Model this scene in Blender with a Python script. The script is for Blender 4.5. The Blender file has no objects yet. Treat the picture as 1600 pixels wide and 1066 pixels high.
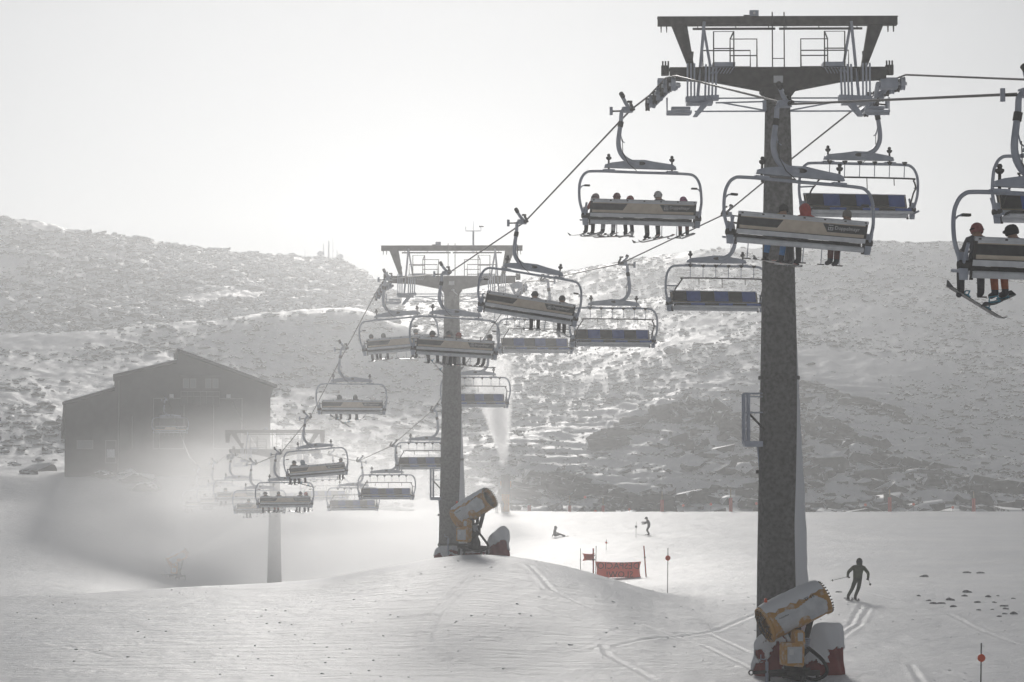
import bpy, math, random
import numpy as np
from mathutils import Vector, Matrix
random.seed(7); RNG = np.random.default_rng(7)
C = bpy.context.scene.collection
SC = bpy.context.scene
R = math.radians
F = 3640.0
TH = math.atan((700 - 533) / F)

def Zat(y, d):
    v = (533 - y) / F
    return d * (math.sin(TH) + v * math.cos(TH)) / (math.cos(TH) - v * math.sin(TH))
def Xat(px, y, d):
    v = (533 - y) / F
    return d * ((px - 800) / F) / (math.cos(TH) - v * math.sin(TH))
def P(px, y, d):
    return Vector((Xat(px, y, d), d, Zat(y, d)))

# ------------------------------------------------------------------ camera
cam = bpy.data.cameras.new('camera'); co = bpy.data.objects.new('camera', cam); C.objects.link(co)
cam.lens = 36 * F / 1600; cam.sensor_width = 36; cam.clip_start = 0.5; cam.clip_end = 5000
co.rotation_euler = (R(90) + TH, 0, 0); SC.camera = co

# ------------------------------------------------------------------ materials
MATS = {}
def new_mat(name):
    m = bpy.data.materials.new(name); m.use_nodes = True
    nt = m.node_tree; b = nt.nodes['Principled BSDF']
    return m, nt, b
def N(nt, t, **kw):
    n = nt.nodes.new(t)
    for k, v in kw.items():
        if hasattr(n, k): setattr(n, k, v)
        else: n.inputs[k].default_value = v
    return n
def L(nt, a, b): nt.links.new(a, b)
def ramp(nt, src, p0, c0, p1, c1):
    r = N(nt, 'ShaderNodeValToRGB'); L(nt, src, r.inputs['Fac'])
    r.color_ramp.elements[0].position = p0; r.color_ramp.elements[0].color = c0 if len(c0) == 4 else (*c0, 1)
    r.color_ramp.elements[1].position = p1; r.color_ramp.elements[1].color = c1 if len(c1) == 4 else (*c1, 1)
    return r
def mat(name, c1, c2=None, rough=.6, metal=0, scale=8, p0=.35, p1=.65, bump=0.0, spec=.4, detail=5):
    """surface with a mottle of two real colours (wear, grime, rime)"""
    if name in MATS: return MATS[name]
    m, nt, b = new_mat(name)
    b.inputs['Roughness'].default_value = rough; b.inputs['Metallic'].default_value = metal
    b.inputs['Specular IOR Level'].default_value = spec
    tc = N(nt, 'ShaderNodeTexCoord')
    n = N(nt, 'ShaderNodeTexNoise'); n.inputs['Scale'].default_value = scale; n.inputs['Detail'].default_value = detail
    L(nt, tc.outputs['Object'], n.inputs['Vector'])
    c2 = c2 or tuple(min(1, x * 1.25) for x in c1)
    r = ramp(nt, n.outputs['Fac'], p0, c1, p1, c2)
    L(nt, r.outputs['Color'], b.inputs['Base Color'])
    if bump:
        bp = N(nt, 'ShaderNodeBump'); bp.inputs['Strength'].default_value = bump; bp.inputs['Distance'].default_value = .02
        L(nt, n.outputs['Fac'], bp.inputs['Height']); L(nt, bp.outputs['Normal'], b.inputs['Normal'])
    MATS[name] = m
    return m

M_STEEL = mat('galvanised_steel', (.36, .39, .47), (.50, .53, .61), rough=.45, metal=.15, scale=3)
M_ALU = mat('frosted_aluminium', (.66, .67, .70), (.82, .83, .86), rough=.4, metal=.15, scale=4)
M_DARK = mat('weathered_dark_steel', (.045, .042, .04), (.085, .08, .075), rough=.75, scale=5, bump=.2)
M_MAST = mat('rimed_mast_paint', (.095, .09, .085), (.22, .215, .21), rough=.8, scale=9, p0=.34, p1=.68, bump=.3, detail=10)
M_BLACK = mat('black_rubber', (.015, .015, .016), (.03, .03, .03), rough=.7)
M_ROPE = mat('steel_rope', (.10, .09, .09), (.2, .19, .18), rough=.4, metal=.6, scale=30)
M_BEIGE = mat('beige_back_panel', (.62, .53, .43), (.70, .61, .50), rough=.55, scale=6)
M_PANEL = mat('charcoal_panel', (.045, .045, .045), (.07, .07, .07), rough=.5, scale=8)
M_BLUE = mat('blue_seat_vinyl', (.05, .10, .34), (.07, .13, .42), rough=.55, scale=6)
M_PADB = mat('black_seat_vinyl', (.025, .023, .022), (.05, .048, .045), rough=.6, scale=6)
M_WHITE = mat('white_print', (.75, .75, .75), (.8, .8, .8))
M_YEL = mat('frosted_amber_paint', (.58, .31, .08), (.66, .58, .50), rough=.5, scale=6, p0=.5, p1=.72)
M_GREYP = mat('pale_grey_panel', (.58, .59, .61), (.70, .71, .73), rough=.5, scale=5)
M_RED = mat('red_tarpaulin', (.16, .02, .018), (.26, .045, .04), rough=.6, scale=3, bump=.4)
M_REDPAD = mat('red_post_padding', (.5, .05, .03), (.6, .08, .06), rough=.7, scale=2)
M_ORANGE = mat('orange_plastic', (.75, .10, .03), (.85, .14, .05), rough=.5)
M_BANNER = mat('faded_orange_mesh', (.80, .27, .20), (.86, .33, .26), rough=.8, scale=2)
def translucent(m, f):
    nt = m.node_tree; b = nt.nodes['Principled BSDF']; t = nt.nodes.new('ShaderNodeBsdfTranslucent'); x = nt.nodes.new('ShaderNodeMixShader'); x.inputs[0].default_value = f
    L(nt, b.inputs['Base Color'].links[0].from_socket, t.inputs['Color']); L(nt, b.outputs[0], x.inputs[1]); L(nt, t.outputs[0], x.inputs[2]); L(nt, x.outputs[0], nt.nodes['Material Output'].inputs['Surface'])
M_BANNER_T = translucent(M_BANNER, .55)
M_BANTXT = mat('grey_banner_print', (.17, .13, .11), (.2, .16, .14), rough=.8)
M_WOOD = mat('dark_timber_cladding', (.05, .045, .045), (.075, .07, .07), rough=.85, scale=1.2)
M_ROOF = mat('dark_roof_sheet', (.03, .03, .032), (.05, .05, .052), rough=.7, scale=2)
M_GLASS = mat('dim_window_glass', (.14, .15, .16), (.2, .21, .22), rough=.15, scale=.4)
M_MOUTH_SHADE = mat('mouth_shade_paint', (.03, .03, .03), (.05, .05, .05), rough=.9)  # near-black colour painted for the shade inside the station mouths
M_TRIM = mat('grey_trim', (.2, .2, .2), (.26, .26, .26), rough=.7)
M_WOODPOLE = mat('pale_wood_pole', (.3, .23, .14), (.4, .32, .2), rough=.8)
M_SKI1 = mat('ski_topsheet', (.12, .12, .13), (.5, .5, .52), rough=.3, scale=7, p0=.45, p1=.55)
M_SKI2 = mat('pale_ski_topsheet', (.45, .44, .43), (.6, .3, .25), rough=.3, scale=5, p0=.5, p1=.6)
M_BOARD = mat('black_snowboard', (.03, .035, .04), (.4, .42, .45), rough=.3, scale=6, p0=.58, p1=.64)
M_CYAN = mat('cyan_binding', (.08, .3, .42), rough=.5)
M_SKIN = mat('skin', (.42, .25, .18), (.48, .3, .22), rough=.6)
M_VISOR = mat('goggle_lens', (.03, .03, .035), rough=.1)

def snow_nodes(nt, b, bumpmul=1.0):
    geo = N(nt, 'ShaderNodeNewGeometry')
    n1 = N(nt, 'ShaderNodeTexNoise'); n1.inputs['Scale'].default_value = .12; n1.inputs['Detail'].default_value = 6
    n2 = N(nt, 'ShaderNodeTexNoise'); n2.inputs['Scale'].default_value = 2.2; n2.inputs['Detail'].default_value = 8; n2.inputs['Roughness'].default_value = .65
    mp = N(nt, 'ShaderNodeMapping'); mp.inputs['Scale'].default_value = (.35, 1, 1); mp.inputs['Rotation'].default_value = (0, 0, .25)
    L(nt, geo.outputs['Position'], n1.inputs['Vector']); L(nt, geo.outputs['Position'], mp.inputs['Vector']); L(nt, mp.outputs['Vector'], n2.inputs['Vector'])
    r = ramp(nt, n1.outputs['Fac'], .3, (.74, .755, .79), .7, (.83, .84, .86))
    n3 = N(nt, 'ShaderNodeTexNoise'); n3.inputs['Scale'].default_value = 14; n3.inputs['Detail'].default_value = 4; L(nt, mp.outputs['Vector'], n3.inputs['Vector'])
    m3 = N(nt, 'ShaderNodeMath', operation='MULTIPLY_ADD'); m3.inputs[1].default_value = .22; L(nt, n3.outputs['Fac'], m3.inputs[0])
    mix = N(nt, 'ShaderNodeMath', operation='MULTIPLY_ADD'); mix.inputs[1].default_value = 1.5; L(nt, mix.outputs[0], m3.inputs[2])
    L(nt, n1.outputs['Fac'], mix.inputs[0]); L(nt, n2.outputs['Fac'], mix.inputs[2])
    bp = N(nt, 'ShaderNodeBump'); bp.inputs['Strength'].default_value = .9; bp.inputs['Distance'].default_value = .16 * bumpmul
    L(nt, m3.outputs[0], bp.inputs['Height'])
    return r.outputs['Color'], bp.outputs['Normal'], geo

def snow_mat(name='wind_packed_snow', bumpmul=1.0):
    m, nt, b = new_mat(name)
    c, nrm, geo = snow_nodes(nt, b, bumpmul)
    L(nt, c, b.inputs['Base Color']); L(nt, nrm, b.inputs['Normal'])
    b.inputs['Roughness'].default_value = .75; b.inputs['Specular IOR Level'].default_value = .25
    return m
M_SNOW = snow_mat('snow_cover', .15)

def rock_mat(name, thresh, attr=None):
    """schist rock; snow lies where the surface faces up"""
    m, nt, b = new_mat(name)
    c, nrm, geo = snow_nodes(nt, b)
    n = N(nt, 'ShaderNodeTexNoise'); n.inputs['Scale'].default_value = .9; n.inputs['Detail'].default_value = 10; n.inputs['Roughness'].default_value = .7
    L(nt, geo.outputs['Position'], n.inputs['Vector'])
    rock = ramp(nt, n.outputs['Fac'], .3, (.03, .028, .026), .75, (.12, .112, .105))
    sep = N(nt, 'ShaderNodeSeparateXYZ'); L(nt, geo.outputs['True Normal'], sep.inputs[0])
    n2 = N(nt, 'ShaderNodeTexNoise'); n2.inputs['Scale'].default_value = 1.1 if attr is None else 1.25; n2.inputs['Detail'].default_value = 7; n2.inputs['Roughness'].default_value = .72
    L(nt, geo.outputs['Position'], n2.inputs['Vector'])
    f = N(nt, 'ShaderNodeMath', operation='MULTIPLY_ADD'); f.inputs[1].default_value = .9 if attr is None else 1.0
    L(nt, n2.outputs['Fac'], f.inputs[0]); L(nt, sep.outputs['Z'], f.inputs[2])
    src = f.outputs[0]
    if attr:
        at = N(nt, 'ShaderNodeAttribute'); at.attribute_name = attr
        s = N(nt, 'ShaderNodeMath', operation='SUBTRACT'); L(nt, src, s.inputs[0]); L(nt, at.outputs['Fac'], s.inputs[1]); src = s.outputs[0]
    mr = N(nt, 'ShaderNodeMapRange'); mr.inputs['From Min'].default_value = thresh; mr.inputs['From Max'].default_value = thresh + .05
    L(nt, src, mr.inputs['Value'])
    mx = N(nt, 'ShaderNodeMix', data_type='RGBA'); L(nt, mr.outputs['Result'], mx.inputs['Factor'])
    L(nt, rock.outputs['Color'], mx.inputs[6]); L(nt, c, mx.inputs[7]); L(nt, mx.outputs[2], b.inputs['Base Color'])
    bp = N(nt, 'ShaderNodeBump'); bp.inputs['Strength'].default_value = .7; bp.inputs['Distance'].default_value = .25
    L(nt, n.outputs['Fac'], bp.inputs['Height'])
    mn = N(nt, 'ShaderNodeMix', data_type='VECTOR'); L(nt, mr.outputs['Result'], mn.inputs['Factor'])
    L(nt, bp.outputs['Normal'], mn.inputs[4]); L(nt, nrm, mn.inputs[5]); L(nt, mn.outputs[1], b.inputs['Normal'])
    rr = N(nt, 'ShaderNodeMapRange'); rr.inputs['To Min'].default_value = .85; rr.inputs['To Max'].default_value = .5; L(nt, mr.outputs['Result'], rr.inputs['Value']); L(nt, rr.outputs[0], b.inputs['Roughness'])
    sr = N(nt, 'ShaderNodeMapRange'); sr.inputs['To Min'].default_value = .15; sr.inputs['To Max'].default_value = .45 if attr else .15; L(nt, mr.outputs['Result'], sr.inputs['Value']); L(nt, sr.outputs[0], b.inputs['Specular IOR Level'])
    return m
M_ROCK = rock_mat('snow_dusted_rock', .86)
M_TERR = rock_mat('snowy_mountainside', .62, 'rocky')

# ------------------------------------------------------------------ mesh builder
class MB:
    def __init__(s): s.v = []; s.f = []; s.m = []; s.mats = []
    def mi(s, m):
        if m not in s.mats: s.mats.append(m)
        return s.mats.index(m)
    def add(s, vs, fs, m):
        o = len(s.v); k = s.mi(m); s.v += [tuple(v) for v in vs]
        for f in fs: s.f.append([o + i for i in f]); s.m.append(k)
        return s
    def box(s, c, size, m, rot=None, taper=1.0):
        hx, hy, hz = [a / 2 for a in size]; vs = []
        for z in (-hz, hz):
            t = taper if z > 0 else 1
            for x, y in ((-hx, -hy), (hx, -hy), (hx, hy), (-hx, hy)): vs.append(Vector((x * t, y * t, z)))
        if rot: vs = [rot @ v for v in vs]
        vs = [v + Vector(c) for v in vs]
        return s.add(vs, [(3, 2, 1, 0), (4, 5, 6, 7), (0, 1, 5, 4), (1, 2, 6, 5), (2, 3, 7, 6), (3, 0, 4, 7)], m)
    def tube(s, pts, r, m, n=8, cap=True):
        pts = [Vector(p) for p in pts]; rs = r if isinstance(r, (list, tuple)) else [r] * len(pts)
        vs = []; up = None
        for i, p in enumerate(pts):
            a = pts[max(i - 1, 0)]; b = pts[min(i + 1, len(pts) - 1)]; t = (b - a).normalized()
            if up is None:
                up = Vector((0, 0, 1)) if abs(t.z) < .9 else Vector((0, 1, 0))
            x = t.cross(up).normalized(); up = x.cross(t).normalized()
            for k in range(n):
                an = 2 * math.pi * k / n
                vs.append(p + rs[i] * (math.cos(an) * x + math.sin(an) * up))
        fs = []
        for i in range(len(pts) - 1):
            for k in range(n):
                fs.append((i * n + k, i * n + (k + 1) % n, (i + 1) * n + (k + 1) % n, (i + 1) * n + k))
        if cap: fs.append(tuple(reversed(range(n)))); fs.append(tuple((len(pts) - 1) * n + k for k in range(n)))
        return s.add(vs, fs, m)
    def prism(s, poly, y0, y1, m):     # polygon in XZ extruded along y
        n = len(poly); vs = [(x, y0, z) for x, z in poly] + [(x, y1, z) for x, z in poly]
        fs = [tuple(range(n)), tuple(reversed(range(n, 2 * n)))]
        for i in range(n): fs.append((i, i + n, (i + 1) % n + n, (i + 1) % n))
        return s.add(vs, fs, m)
    def lathe(s, prof, m, c=(0, 0, 0), rot=None, n=24):   # prof (r, z) list around z
        vs = []
        for r_, z in prof:
            for k in range(n):
                a = 2 * math.pi * k / n; v = Vector((r_ * math.cos(a), r_ * math.sin(a), z))
                if rot: v = rot @ v
                vs.append(v + Vector(c))
        fs = []
        for i in range(len(prof) - 1):
            for k in range(n): fs.append((i * n + k, i * n + (k + 1) % n, (i + 1) * n + (k + 1) % n, (i + 1) * n + k))
        return s.add(vs, fs, m)
    def merge(s, me_v, me_f, m): return s.add(me_v, me_f, m)
    def mesh(s, name, smooth=False):
        me = bpy.data.meshes.new(name); me.from_pydata(s.v, [], s.f)
        for m in s.mats: me.materials.append(m)
        me.polygons.foreach_set('material_index', s.m)
        if smooth: me.polygons.foreach_set('use_smooth', [True] * len(s.f))
        me.update()
        import bmesh
        bm = bmesh.new(); bm.from_mesh(me); bmesh.ops.recalc_face_normals(bm, faces=bm.faces); bm.to_mesh(me); bm.free()
        if smooth:
            try: me.set_sharp_from_angle(angle=R(40))
            except Exception: pass
        return me
    def build(s, name, parent=None, smooth=False):
        o = bpy.data.objects.new(name, s.mesh(name, smooth)); C.objects.link(o)
        if parent: o.parent = parent
        return o

def tag(o, label=None, cat=None, group=None, kind=None):
    if label: o['label'] = label
    if cat: o['category'] = cat
    if group: o['group'] = group
    if kind: o['kind'] = kind
    return o
def thing(name, loc, rz=0, label=None, cat=None, group=None):
    o = bpy.data.objects.new(name, None); C.objects.link(o); o.location = loc; o.rotation_euler = (0, 0, rz)
    o.empty_display_size = .3
    return tag(o, label, cat, group)
def copy_tree(o, parent=None):
    c = o.copy(); C.objects.link(c)
    if parent: c.parent = parent
    for ch in list(o.children): copy_tree(ch, c)
    return c
def arc(cx, cz, r, a0, a1, n, y=0):
    return [(cx + r * math.cos(a0 + (a1 - a0) * i / n), y, cz + r * math.sin(a0 + (a1 - a0) * i / n)) for i in range(n + 1)]
def text_obj(s, size, m, name, parent, mat4, thick=.004):
    cu = bpy.data.curves.new('t', 'FONT'); cu.body = s; cu.size = size; cu.extrude = thick; cu.align_x = 'CENTER'; cu.align_y = 'CENTER'; cu.resolution_u = 2
    t = bpy.data.objects.new('t', cu); C.objects.link(t)
    dg = bpy.context.evaluated_depsgraph_get(); dg.update()
    me = bpy.data.meshes.new_from_object(t.evaluated_get(dg)); bpy.data.objects.remove(t)
    me.materials.clear(); me.materials.append(m); me.transform(mat4)
    o = bpy.data.objects.new(name, me); C.objects.link(o); o.parent = parent
    return o

# ------------------------------------------------------------------ numpy noise
def vnoise(x, y, seed=0):
    xi = np.floor(x).astype(np.int64); yi = np.floor(y).astype(np.int64); xf = x - xi; yf = y - yi
    def h(a, b):
        n = (a * 374761393 + b * 668265263 + seed * 2147483647) & 0xffffffff
        n = ((n ^ (n >> 13)) * 1274126177) & 0xffffffff
        return ((n ^ (n >> 16)) & 0xffff) / 65535.0
    u = xf * xf * (3 - 2 * xf); v = yf * yf * (3 - 2 * yf)
    return (h(xi, yi) * (1 - u) + h(xi + 1, yi) * u) * (1 - v) + (h(xi, yi + 1) * (1 - u) + h(xi + 1, yi + 1) * u) * v
def fbm(x, y, o=4, seed=0, gain=.5):
    a = 1; t = 0; s = 0
    for i in range(o):
        t = t + a * vnoise(x, y, seed + i); s += a; a *= gain; x = x * 2.03 + 11.3; y = y * 2.03 + 7.1
    return t / s - .5

# ------------------------------------------------------------------ terrain (a sheet of ground following the lie of the land)
ROWS = [
 (2, [(0, None, -1.9)]), (20, [(0, None, -3.6)]), (45, [(0, None, -5.5)]),
 (60, [(0, 1090), (740, 1082), (1600, 1088)]),
 (80, [(0, 985), (430, 972), (740, 948), (950, 966), (1050, 985), (1200, 1002), (1600, 1002)]),
 (98, [(-300, 945), (0, 935), (200, 925), (430, 911), (500, 906), (560, 897), (620, 886), (680, 873), (740, 867), (800, 870), (860, 881), (910, 893), (950, 906), (1000, 924), (1050, 938), (1100, 946), (1200, 948), (1300, 943), (1600, 941)]),
 (115, [(0, 965), (430, 950), (600, 925), (690, 885), (740, 880), (860, 905), (950, 918), (1050, 926), (1200, 920), (1600, 914)]),
 (145, [(0, 948), (200, 955), (300, 980), (430, 985), (600, 955), (740, 912), (860, 903), (960, 906), (1050, 896), (1200, 886), (1600, 882)]),
 (182, [(0, 893), (200, 905), (280, 935), (430, 935), (600, 915), (740, 878), (860, 862), (1000, 853), (1600, 851)]),
 (208, [(0, 842), (170, 862), (270, 912), (320, 916), (430, 915), (600, 885), (740, 850), (860, 838), (1000, 836), (1600, 834)]),
 (235, [(0, 785), (200, 790), (350, 820), (500, 845), (740, 820), (860, 815), (1600, 814)]),
 (247, [(0, 742), (200, 743), (380, 750), (430, 765), (500, 795), (600, 808), (740, 806), (860, 807), (1600, 806)]),
 (262, [(0, 735), (100, 738), (420, 742), (500, 770), (600, 800), (740, 795), (820, 799), (1000, 800), (1600, 799)]),
 (270, [(0, 725), (300, 732), (500, 765), (600, 800), (740, 800), (820, 809), (1000, 811), (1600, 810)]),
 (284, [(0, 700), (300, 715), (500, 760), (600, 788), (740, 788), (820, 793), (1000, 792), (1600, 792)]),
 (300, [(0, 660), (300, 680), (500, 720), (700, 750), (900, 748), (1100, 735), (1600, 760)]),
 (330, [(0, 605), (300, 620), (500, 650), (700, 690), (900, 680), (1100, 655), (1300, 672), (1600, 712)]),
 (360, [(0, 560), (300, 562), (500, 590), (700, 630), (900, 620), (1100, 585), (1300, 590), (1600, 625)]),
 (393, [(-300, 535), (0, 526), (150, 517), (300, 503), (450, 489), (560, 478), (650, 520), (800, 570), (1000, 545), (1200, 530), (1600, 560)]),
 (402, [(0, 540), (150, 530), (300, 516), (450, 500), (560, 489), (650, 520), (800, 562), (1000, 537), (1200, 520), (1600, 545)]),
 (450, [(0, 495), (300, 485), (560, 480), (650, 490), (800, 505), (1000, 470), (1200, 450), (1600, 460)]),
 (520, [(0, 420), (300, 430), (530, 440), (600, 468), (700, 470), (800, 442), (900, 424), (1000, 407), (1100, 394), (1200, 385), (1370, 378), (1600, 378), (2600, 360)]),
 (560, [(0, 378), (150, 392), (300, 412), (430, 418), (530, 422), (600, 460), (700, 485), (800, 458), (1000, 425), (1200, 402), (1600, 392)]),
 (600, [(-900, 325), (-300, 332), (0, 345), (60, 351), (150, 368), (200, 377), (300, 391), (430, 402), (500, 409), (530, 413), (560, 428), (600, 458), (680, 495), (800, 480), (1600, 420)]),
 (660, [(0, 480), (1600, 520)]), (760, [(0, 560), (1600, 560)]),
]
ctrl = np.concatenate([np.array([-9000, -5000, -2500, -1200]), np.arange(-600, 2201, 20), np.array([2800, 4200, 6500, 10600])]).astype(float)
RD = np.array([r[0] for r in ROWS], float)
RZ = []
for d, pts in ROWS:
    if len(pts[0]) == 3: RZ.append(np.full(len(ctrl), pts[0][2])); continue
    a = np.array(pts, float); y = np.interp(ctrl, a[:, 0], a[:, 1])
    k = np.array([1, 4, 6, 4, 1.]); k /= k.sum(); yp = np.pad(y, 2, mode='edge'); y = np.convolve(yp, k, 'valid')
    if 110 < d < 240:
        for _ in range(5): y = np.convolve(np.pad(y, 2, mode='edge'), k, 'valid')
    RZ.append(np.array([Zat(yy, d) for yy in y]))
RZ = np.array(RZ)
def hermite_rows(d):
    d = np.atleast_1d(np.asarray(d, float)); i = np.clip(np.searchsorted(RD, d) - 1, 0, len(RD) - 2)
    h = (RD[1:] - RD[:-1])[:, None]; s = (RZ[1:] - RZ[:-1]) / h
    m = np.zeros_like(RZ); m[0] = s[0]; m[-1] = s[-1]
    same = s[1:] * s[:-1] > 0
    m[1:-1] = np.where(same, 2 * s[1:] * s[:-1] / np.where(same, s[1:] + s[:-1], 1), 0)
    t = ((d - RD[i]) / (RD[i + 1] - RD[i]))[:, None]; hh = h[i]
    return ((2 * t**3 - 3 * t**2 + 1) * RZ[i] + (t**3 - 2 * t**2 + t) * hh * m[i] + (-2 * t**3 + 3 * t**2) * RZ[i + 1] + (t**3 - t**2) * hh * m[i + 1])
cols = np.concatenate([np.linspace(-9000, -1500, 26), np.linspace(-1400, -60, 60), np.arange(-56, 1660, 4), np.linspace(1666, 3000, 60), np.linspace(3100, 10600, 26)])
deps = np.concatenate([np.linspace(2, 54, 40), np.arange(54.5, 120, .3), np.arange(120, 262, .8), np.arange(262, 370, .5), np.arange(370, 400, .8), np.arange(400, 615, 1.1), np.linspace(618, 760, 16)])
base = hermite_rows(deps)
G = np.empty((len(deps), len(cols)))
for i in range(len(deps)): G[i] = np.interp(cols, ctrl, base[i])
YY = np.repeat(deps[:, None], len(cols), 1); XX = (cols[None, :] - 800) / F * YY
PXX = np.repeat(cols[None, :], len(deps), 0)
def sstep(a, b, x): t = np.clip((x - a) / (b - a), 0, 1); return t * t * (3 - 2 * t)
hill = sstep(268, 285, YY) * (1 - .0 * YY)
hill_l = np.clip(sstep(232, 262, YY) * (1 - sstep(400, 560, PXX)), 0, 1) * .6
hill = np.maximum(hill, hill_l)
outc = np.exp(-((PXX - 1250) / 420)**2) * sstep(275, 290, YY) * (1 - sstep(335, 370, YY))
outc = np.maximum(outc, np.exp(-((PXX - 890) / 90)**2) * sstep(268, 276, YY) * (1 - sstep(292, 305, YY)))
farl = sstep(400, 440, YY) * (1 - sstep(520, 640, PXX))
G += (1 - hill) * (fbm(XX / 9, YY / 14, 4, 3) * .20 + fbm(XX / 1.1, YY / 1.8, 4, 5, .6) * .05)
G += hill * (fbm(XX / 14, YY / 20, 4, 8) * 2.2 + fbm(XX / 3.0, YY / 3.6, 3, 9, .55) * .36 + fbm(XX / 1.1, YY / 1.5, 2, 12, .6) * .28)
ter_z = G + fbm(XX / 13, YY / 30, 3, 51) * 1.6 + .05 * XX      # schist ledges: flat treads and steep risers
for hh_, amt, lo_ in ((1.0, .9, 0.0), (.5, .25, .12)):
    q_ = ter_z / hh_; fr_ = q_ - np.floor(q_); st_ = (np.floor(q_) + sstep(.66, 1.0, fr_)) * hh_ - ter_z
    wgt = amt * np.clip(outc * 1.15 + lo_ * hill * (PXX > 700) * (YY < 420), 0, 1); G += wgt * st_; ter_z = ter_z + .5 * hh_
rid = 1 - np.abs(fbm(XX / 7 + YY / 16, YY / 9, 4, 15, .55) * 2 * 1.6)
G += (outc * 1.0 + farl * .9) * np.clip(rid - .35, 0, 1) ** 1.5 * 1.6
# ski and snowcat tracks pressed into the near slope
def groove(pts, w, dep):
    global G
    ps = [P(px, y, 1) for px, y in pts]
    # put each traced point on the slope: find depth along the ray
    W = []
    for px, y in pts:
        ci = int(np.argmin(np.abs(cols - px))); zr = np.array([Zat(y, dd) for dd in deps]); ok = np.where((G[:, ci] >= zr) & (deps > 56))[0]
        if len(ok): W.append((XX[ok[0], ci], deps[ok[0]]))
    for (x0, y0), (x1, y1) in zip(W[:-1], W[1:]):
        dx, dy = x1 - x0, y1 - y0; l2 = dx * dx + dy * dy + 1e-9
        r0 = np.searchsorted(deps, min(y0, y1) - 1); r1 = np.searchsorted(deps, max(y0, y1) + 1)
        X = XX[r0:r1]; Y = YY[r0:r1]
        t = np.clip(((X - x0) * dx + (Y - y0) * dy) / l2, 0, 1)
        q = np.hypot(X - x0 - t * dx, Y - y0 - t * dy)
        D = -dep * np.exp(-(q / w)**2) + dep * .6 * np.exp(-((q - 2.2 * w) / (w * .8))**2)
        G[r0:r1] += D * .17
TR = [[(740, 900), (705, 930), (676, 960), (664, 990), (668, 1015), (700, 1032), (780, 1048), (880, 1066)],
 [(748, 902), (714, 932), (684, 962), (672, 990), (678, 1012), (708, 1028), (790, 1044), (900, 1064)],
 [(940, 1010), (950, 1025), (990, 1045), (1020, 1062)],
 [(830, 885), (860, 920), (920, 950), (1000, 975), (1100, 1010), (1180, 1050)], [(1180, 960), (1100, 990), (960, 1010), (840, 1020)],
 [(400, 930), (560, 925), (700, 905)], [(300, 960), (520, 955), (640, 930), (730, 895)], [(1290, 1000), (1330, 975), (1345, 945)], [(1300, 1004), (1342, 978), (1356, 950)],
 [(1420, 1040), (1436, 1066)], [(1480, 960), (1530, 985), (1600, 1010)], [(1320, 1010), (1450, 1000), (1600, 985)], [(1000, 850), (1060, 842), (1120, 826), (1180, 815)],
 [(820, 820), (900, 835), (1000, 860), (1100, 862), (1180, 850)], [(850, 950), (960, 985), (1110, 990), (1170, 1020)], [(100, 985), (300, 975), (450, 945)], [(1270, 870), (1400, 885), (1600, 880)]]
for t in TR: groove(t, .085, .10)
rg = random.Random(3)
for k in range(46):
    x0 = rg.uniform(-20, 1600); y0 = rg.uniform(900, 1050) if k % 2 else rg.uniform(815, 870)
    if k % 2 == 0: x0 = rg.uniform(830, 1600)
    l = rg.uniform(60, 260); s = rg.uniform(-.12, .14)
    groove([(x0 + l * t, y0 + l * t * s + 6 * math.sin(3 * t + k)) for t in (0, .25, .5, .75, 1)], .08, .07)
G = G.astype(float)

def ground(x, y):
    px = x * F / y + 800
    i = np.clip(np.searchsorted(deps, y) - 1, 0, len(deps) - 2); j = np.clip(np.searchsorted(cols, px) - 1, 0, len(cols) - 2)
    t = (y - deps[i]) / (deps[i + 1] - deps[i]); u = (px - cols[j]) / (cols[j + 1] - cols[j])
    return (G[i, j] * (1 - u) + G[i, j + 1] * u) * (1 - t) + (G[i + 1, j] * (1 - u) + G[i + 1, j + 1] * u) * t
def GP(px, d): x = (px - 800) / F * d; return Vector((x, d, float(ground(x, d))))

nr, nc = G.shape
co_ = np.stack([XX, YY, G], -1).reshape(-1, 3)
me = bpy.data.meshes.new('ground')
idx = np.arange(nr * nc).reshape(nr, nc)
q = np.stack([idx[:-1, :-1], idx[:-1, 1:], idx[1:, 1:], idx[1:, :-1]], -1).reshape(-1, 4)
me.vertices.add(len(co_)); me.vertices.foreach_set('co', co_.ravel())
me.loops.add(q.size); me.loops.foreach_set('vertex_index', q.ravel().astype(np.int32))
me.polygons.add(len(q)); me.polygons.foreach_set('loop_start', np.arange(0, q.size, 4, dtype=np.int32)); me.polygons.foreach_set('loop_total', np.full(len(q), 4, np.int32))
me.polygons.foreach_set('use_smooth', np.ones(len(q), bool)); me.update()
roc = sstep(266, 280, YY) * (.15 + .0 * outc + .10 * farl + .12 * fbm(XX / 40, YY / 60, 3, 21)) - (1 - sstep(264, 274, YY)) * 1.0
bank = sstep(236, 250, YY) * (1 - sstep(420, 520, PXX)) * (1 - sstep(266, 280, YY))
roc = np.maximum(roc, bank * .9 * .14 - (1 - bank) * 1.0)
# wind-swept snow road on the left shoulder stays white
road = np.exp(-((YY - 391) / 5)**2) * (1 - sstep(560, 640, PXX))
roc = roc - road * .6
at = me.attributes.new('rocky', 'FLOAT', 'POINT'); at.data.foreach_set('value', roc.ravel().astype(np.float32))
me.materials.append(M_TERR)
ter = bpy.data.objects.new('ground', me); C.objects.link(ter); tag(ter, kind='structure')

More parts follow.
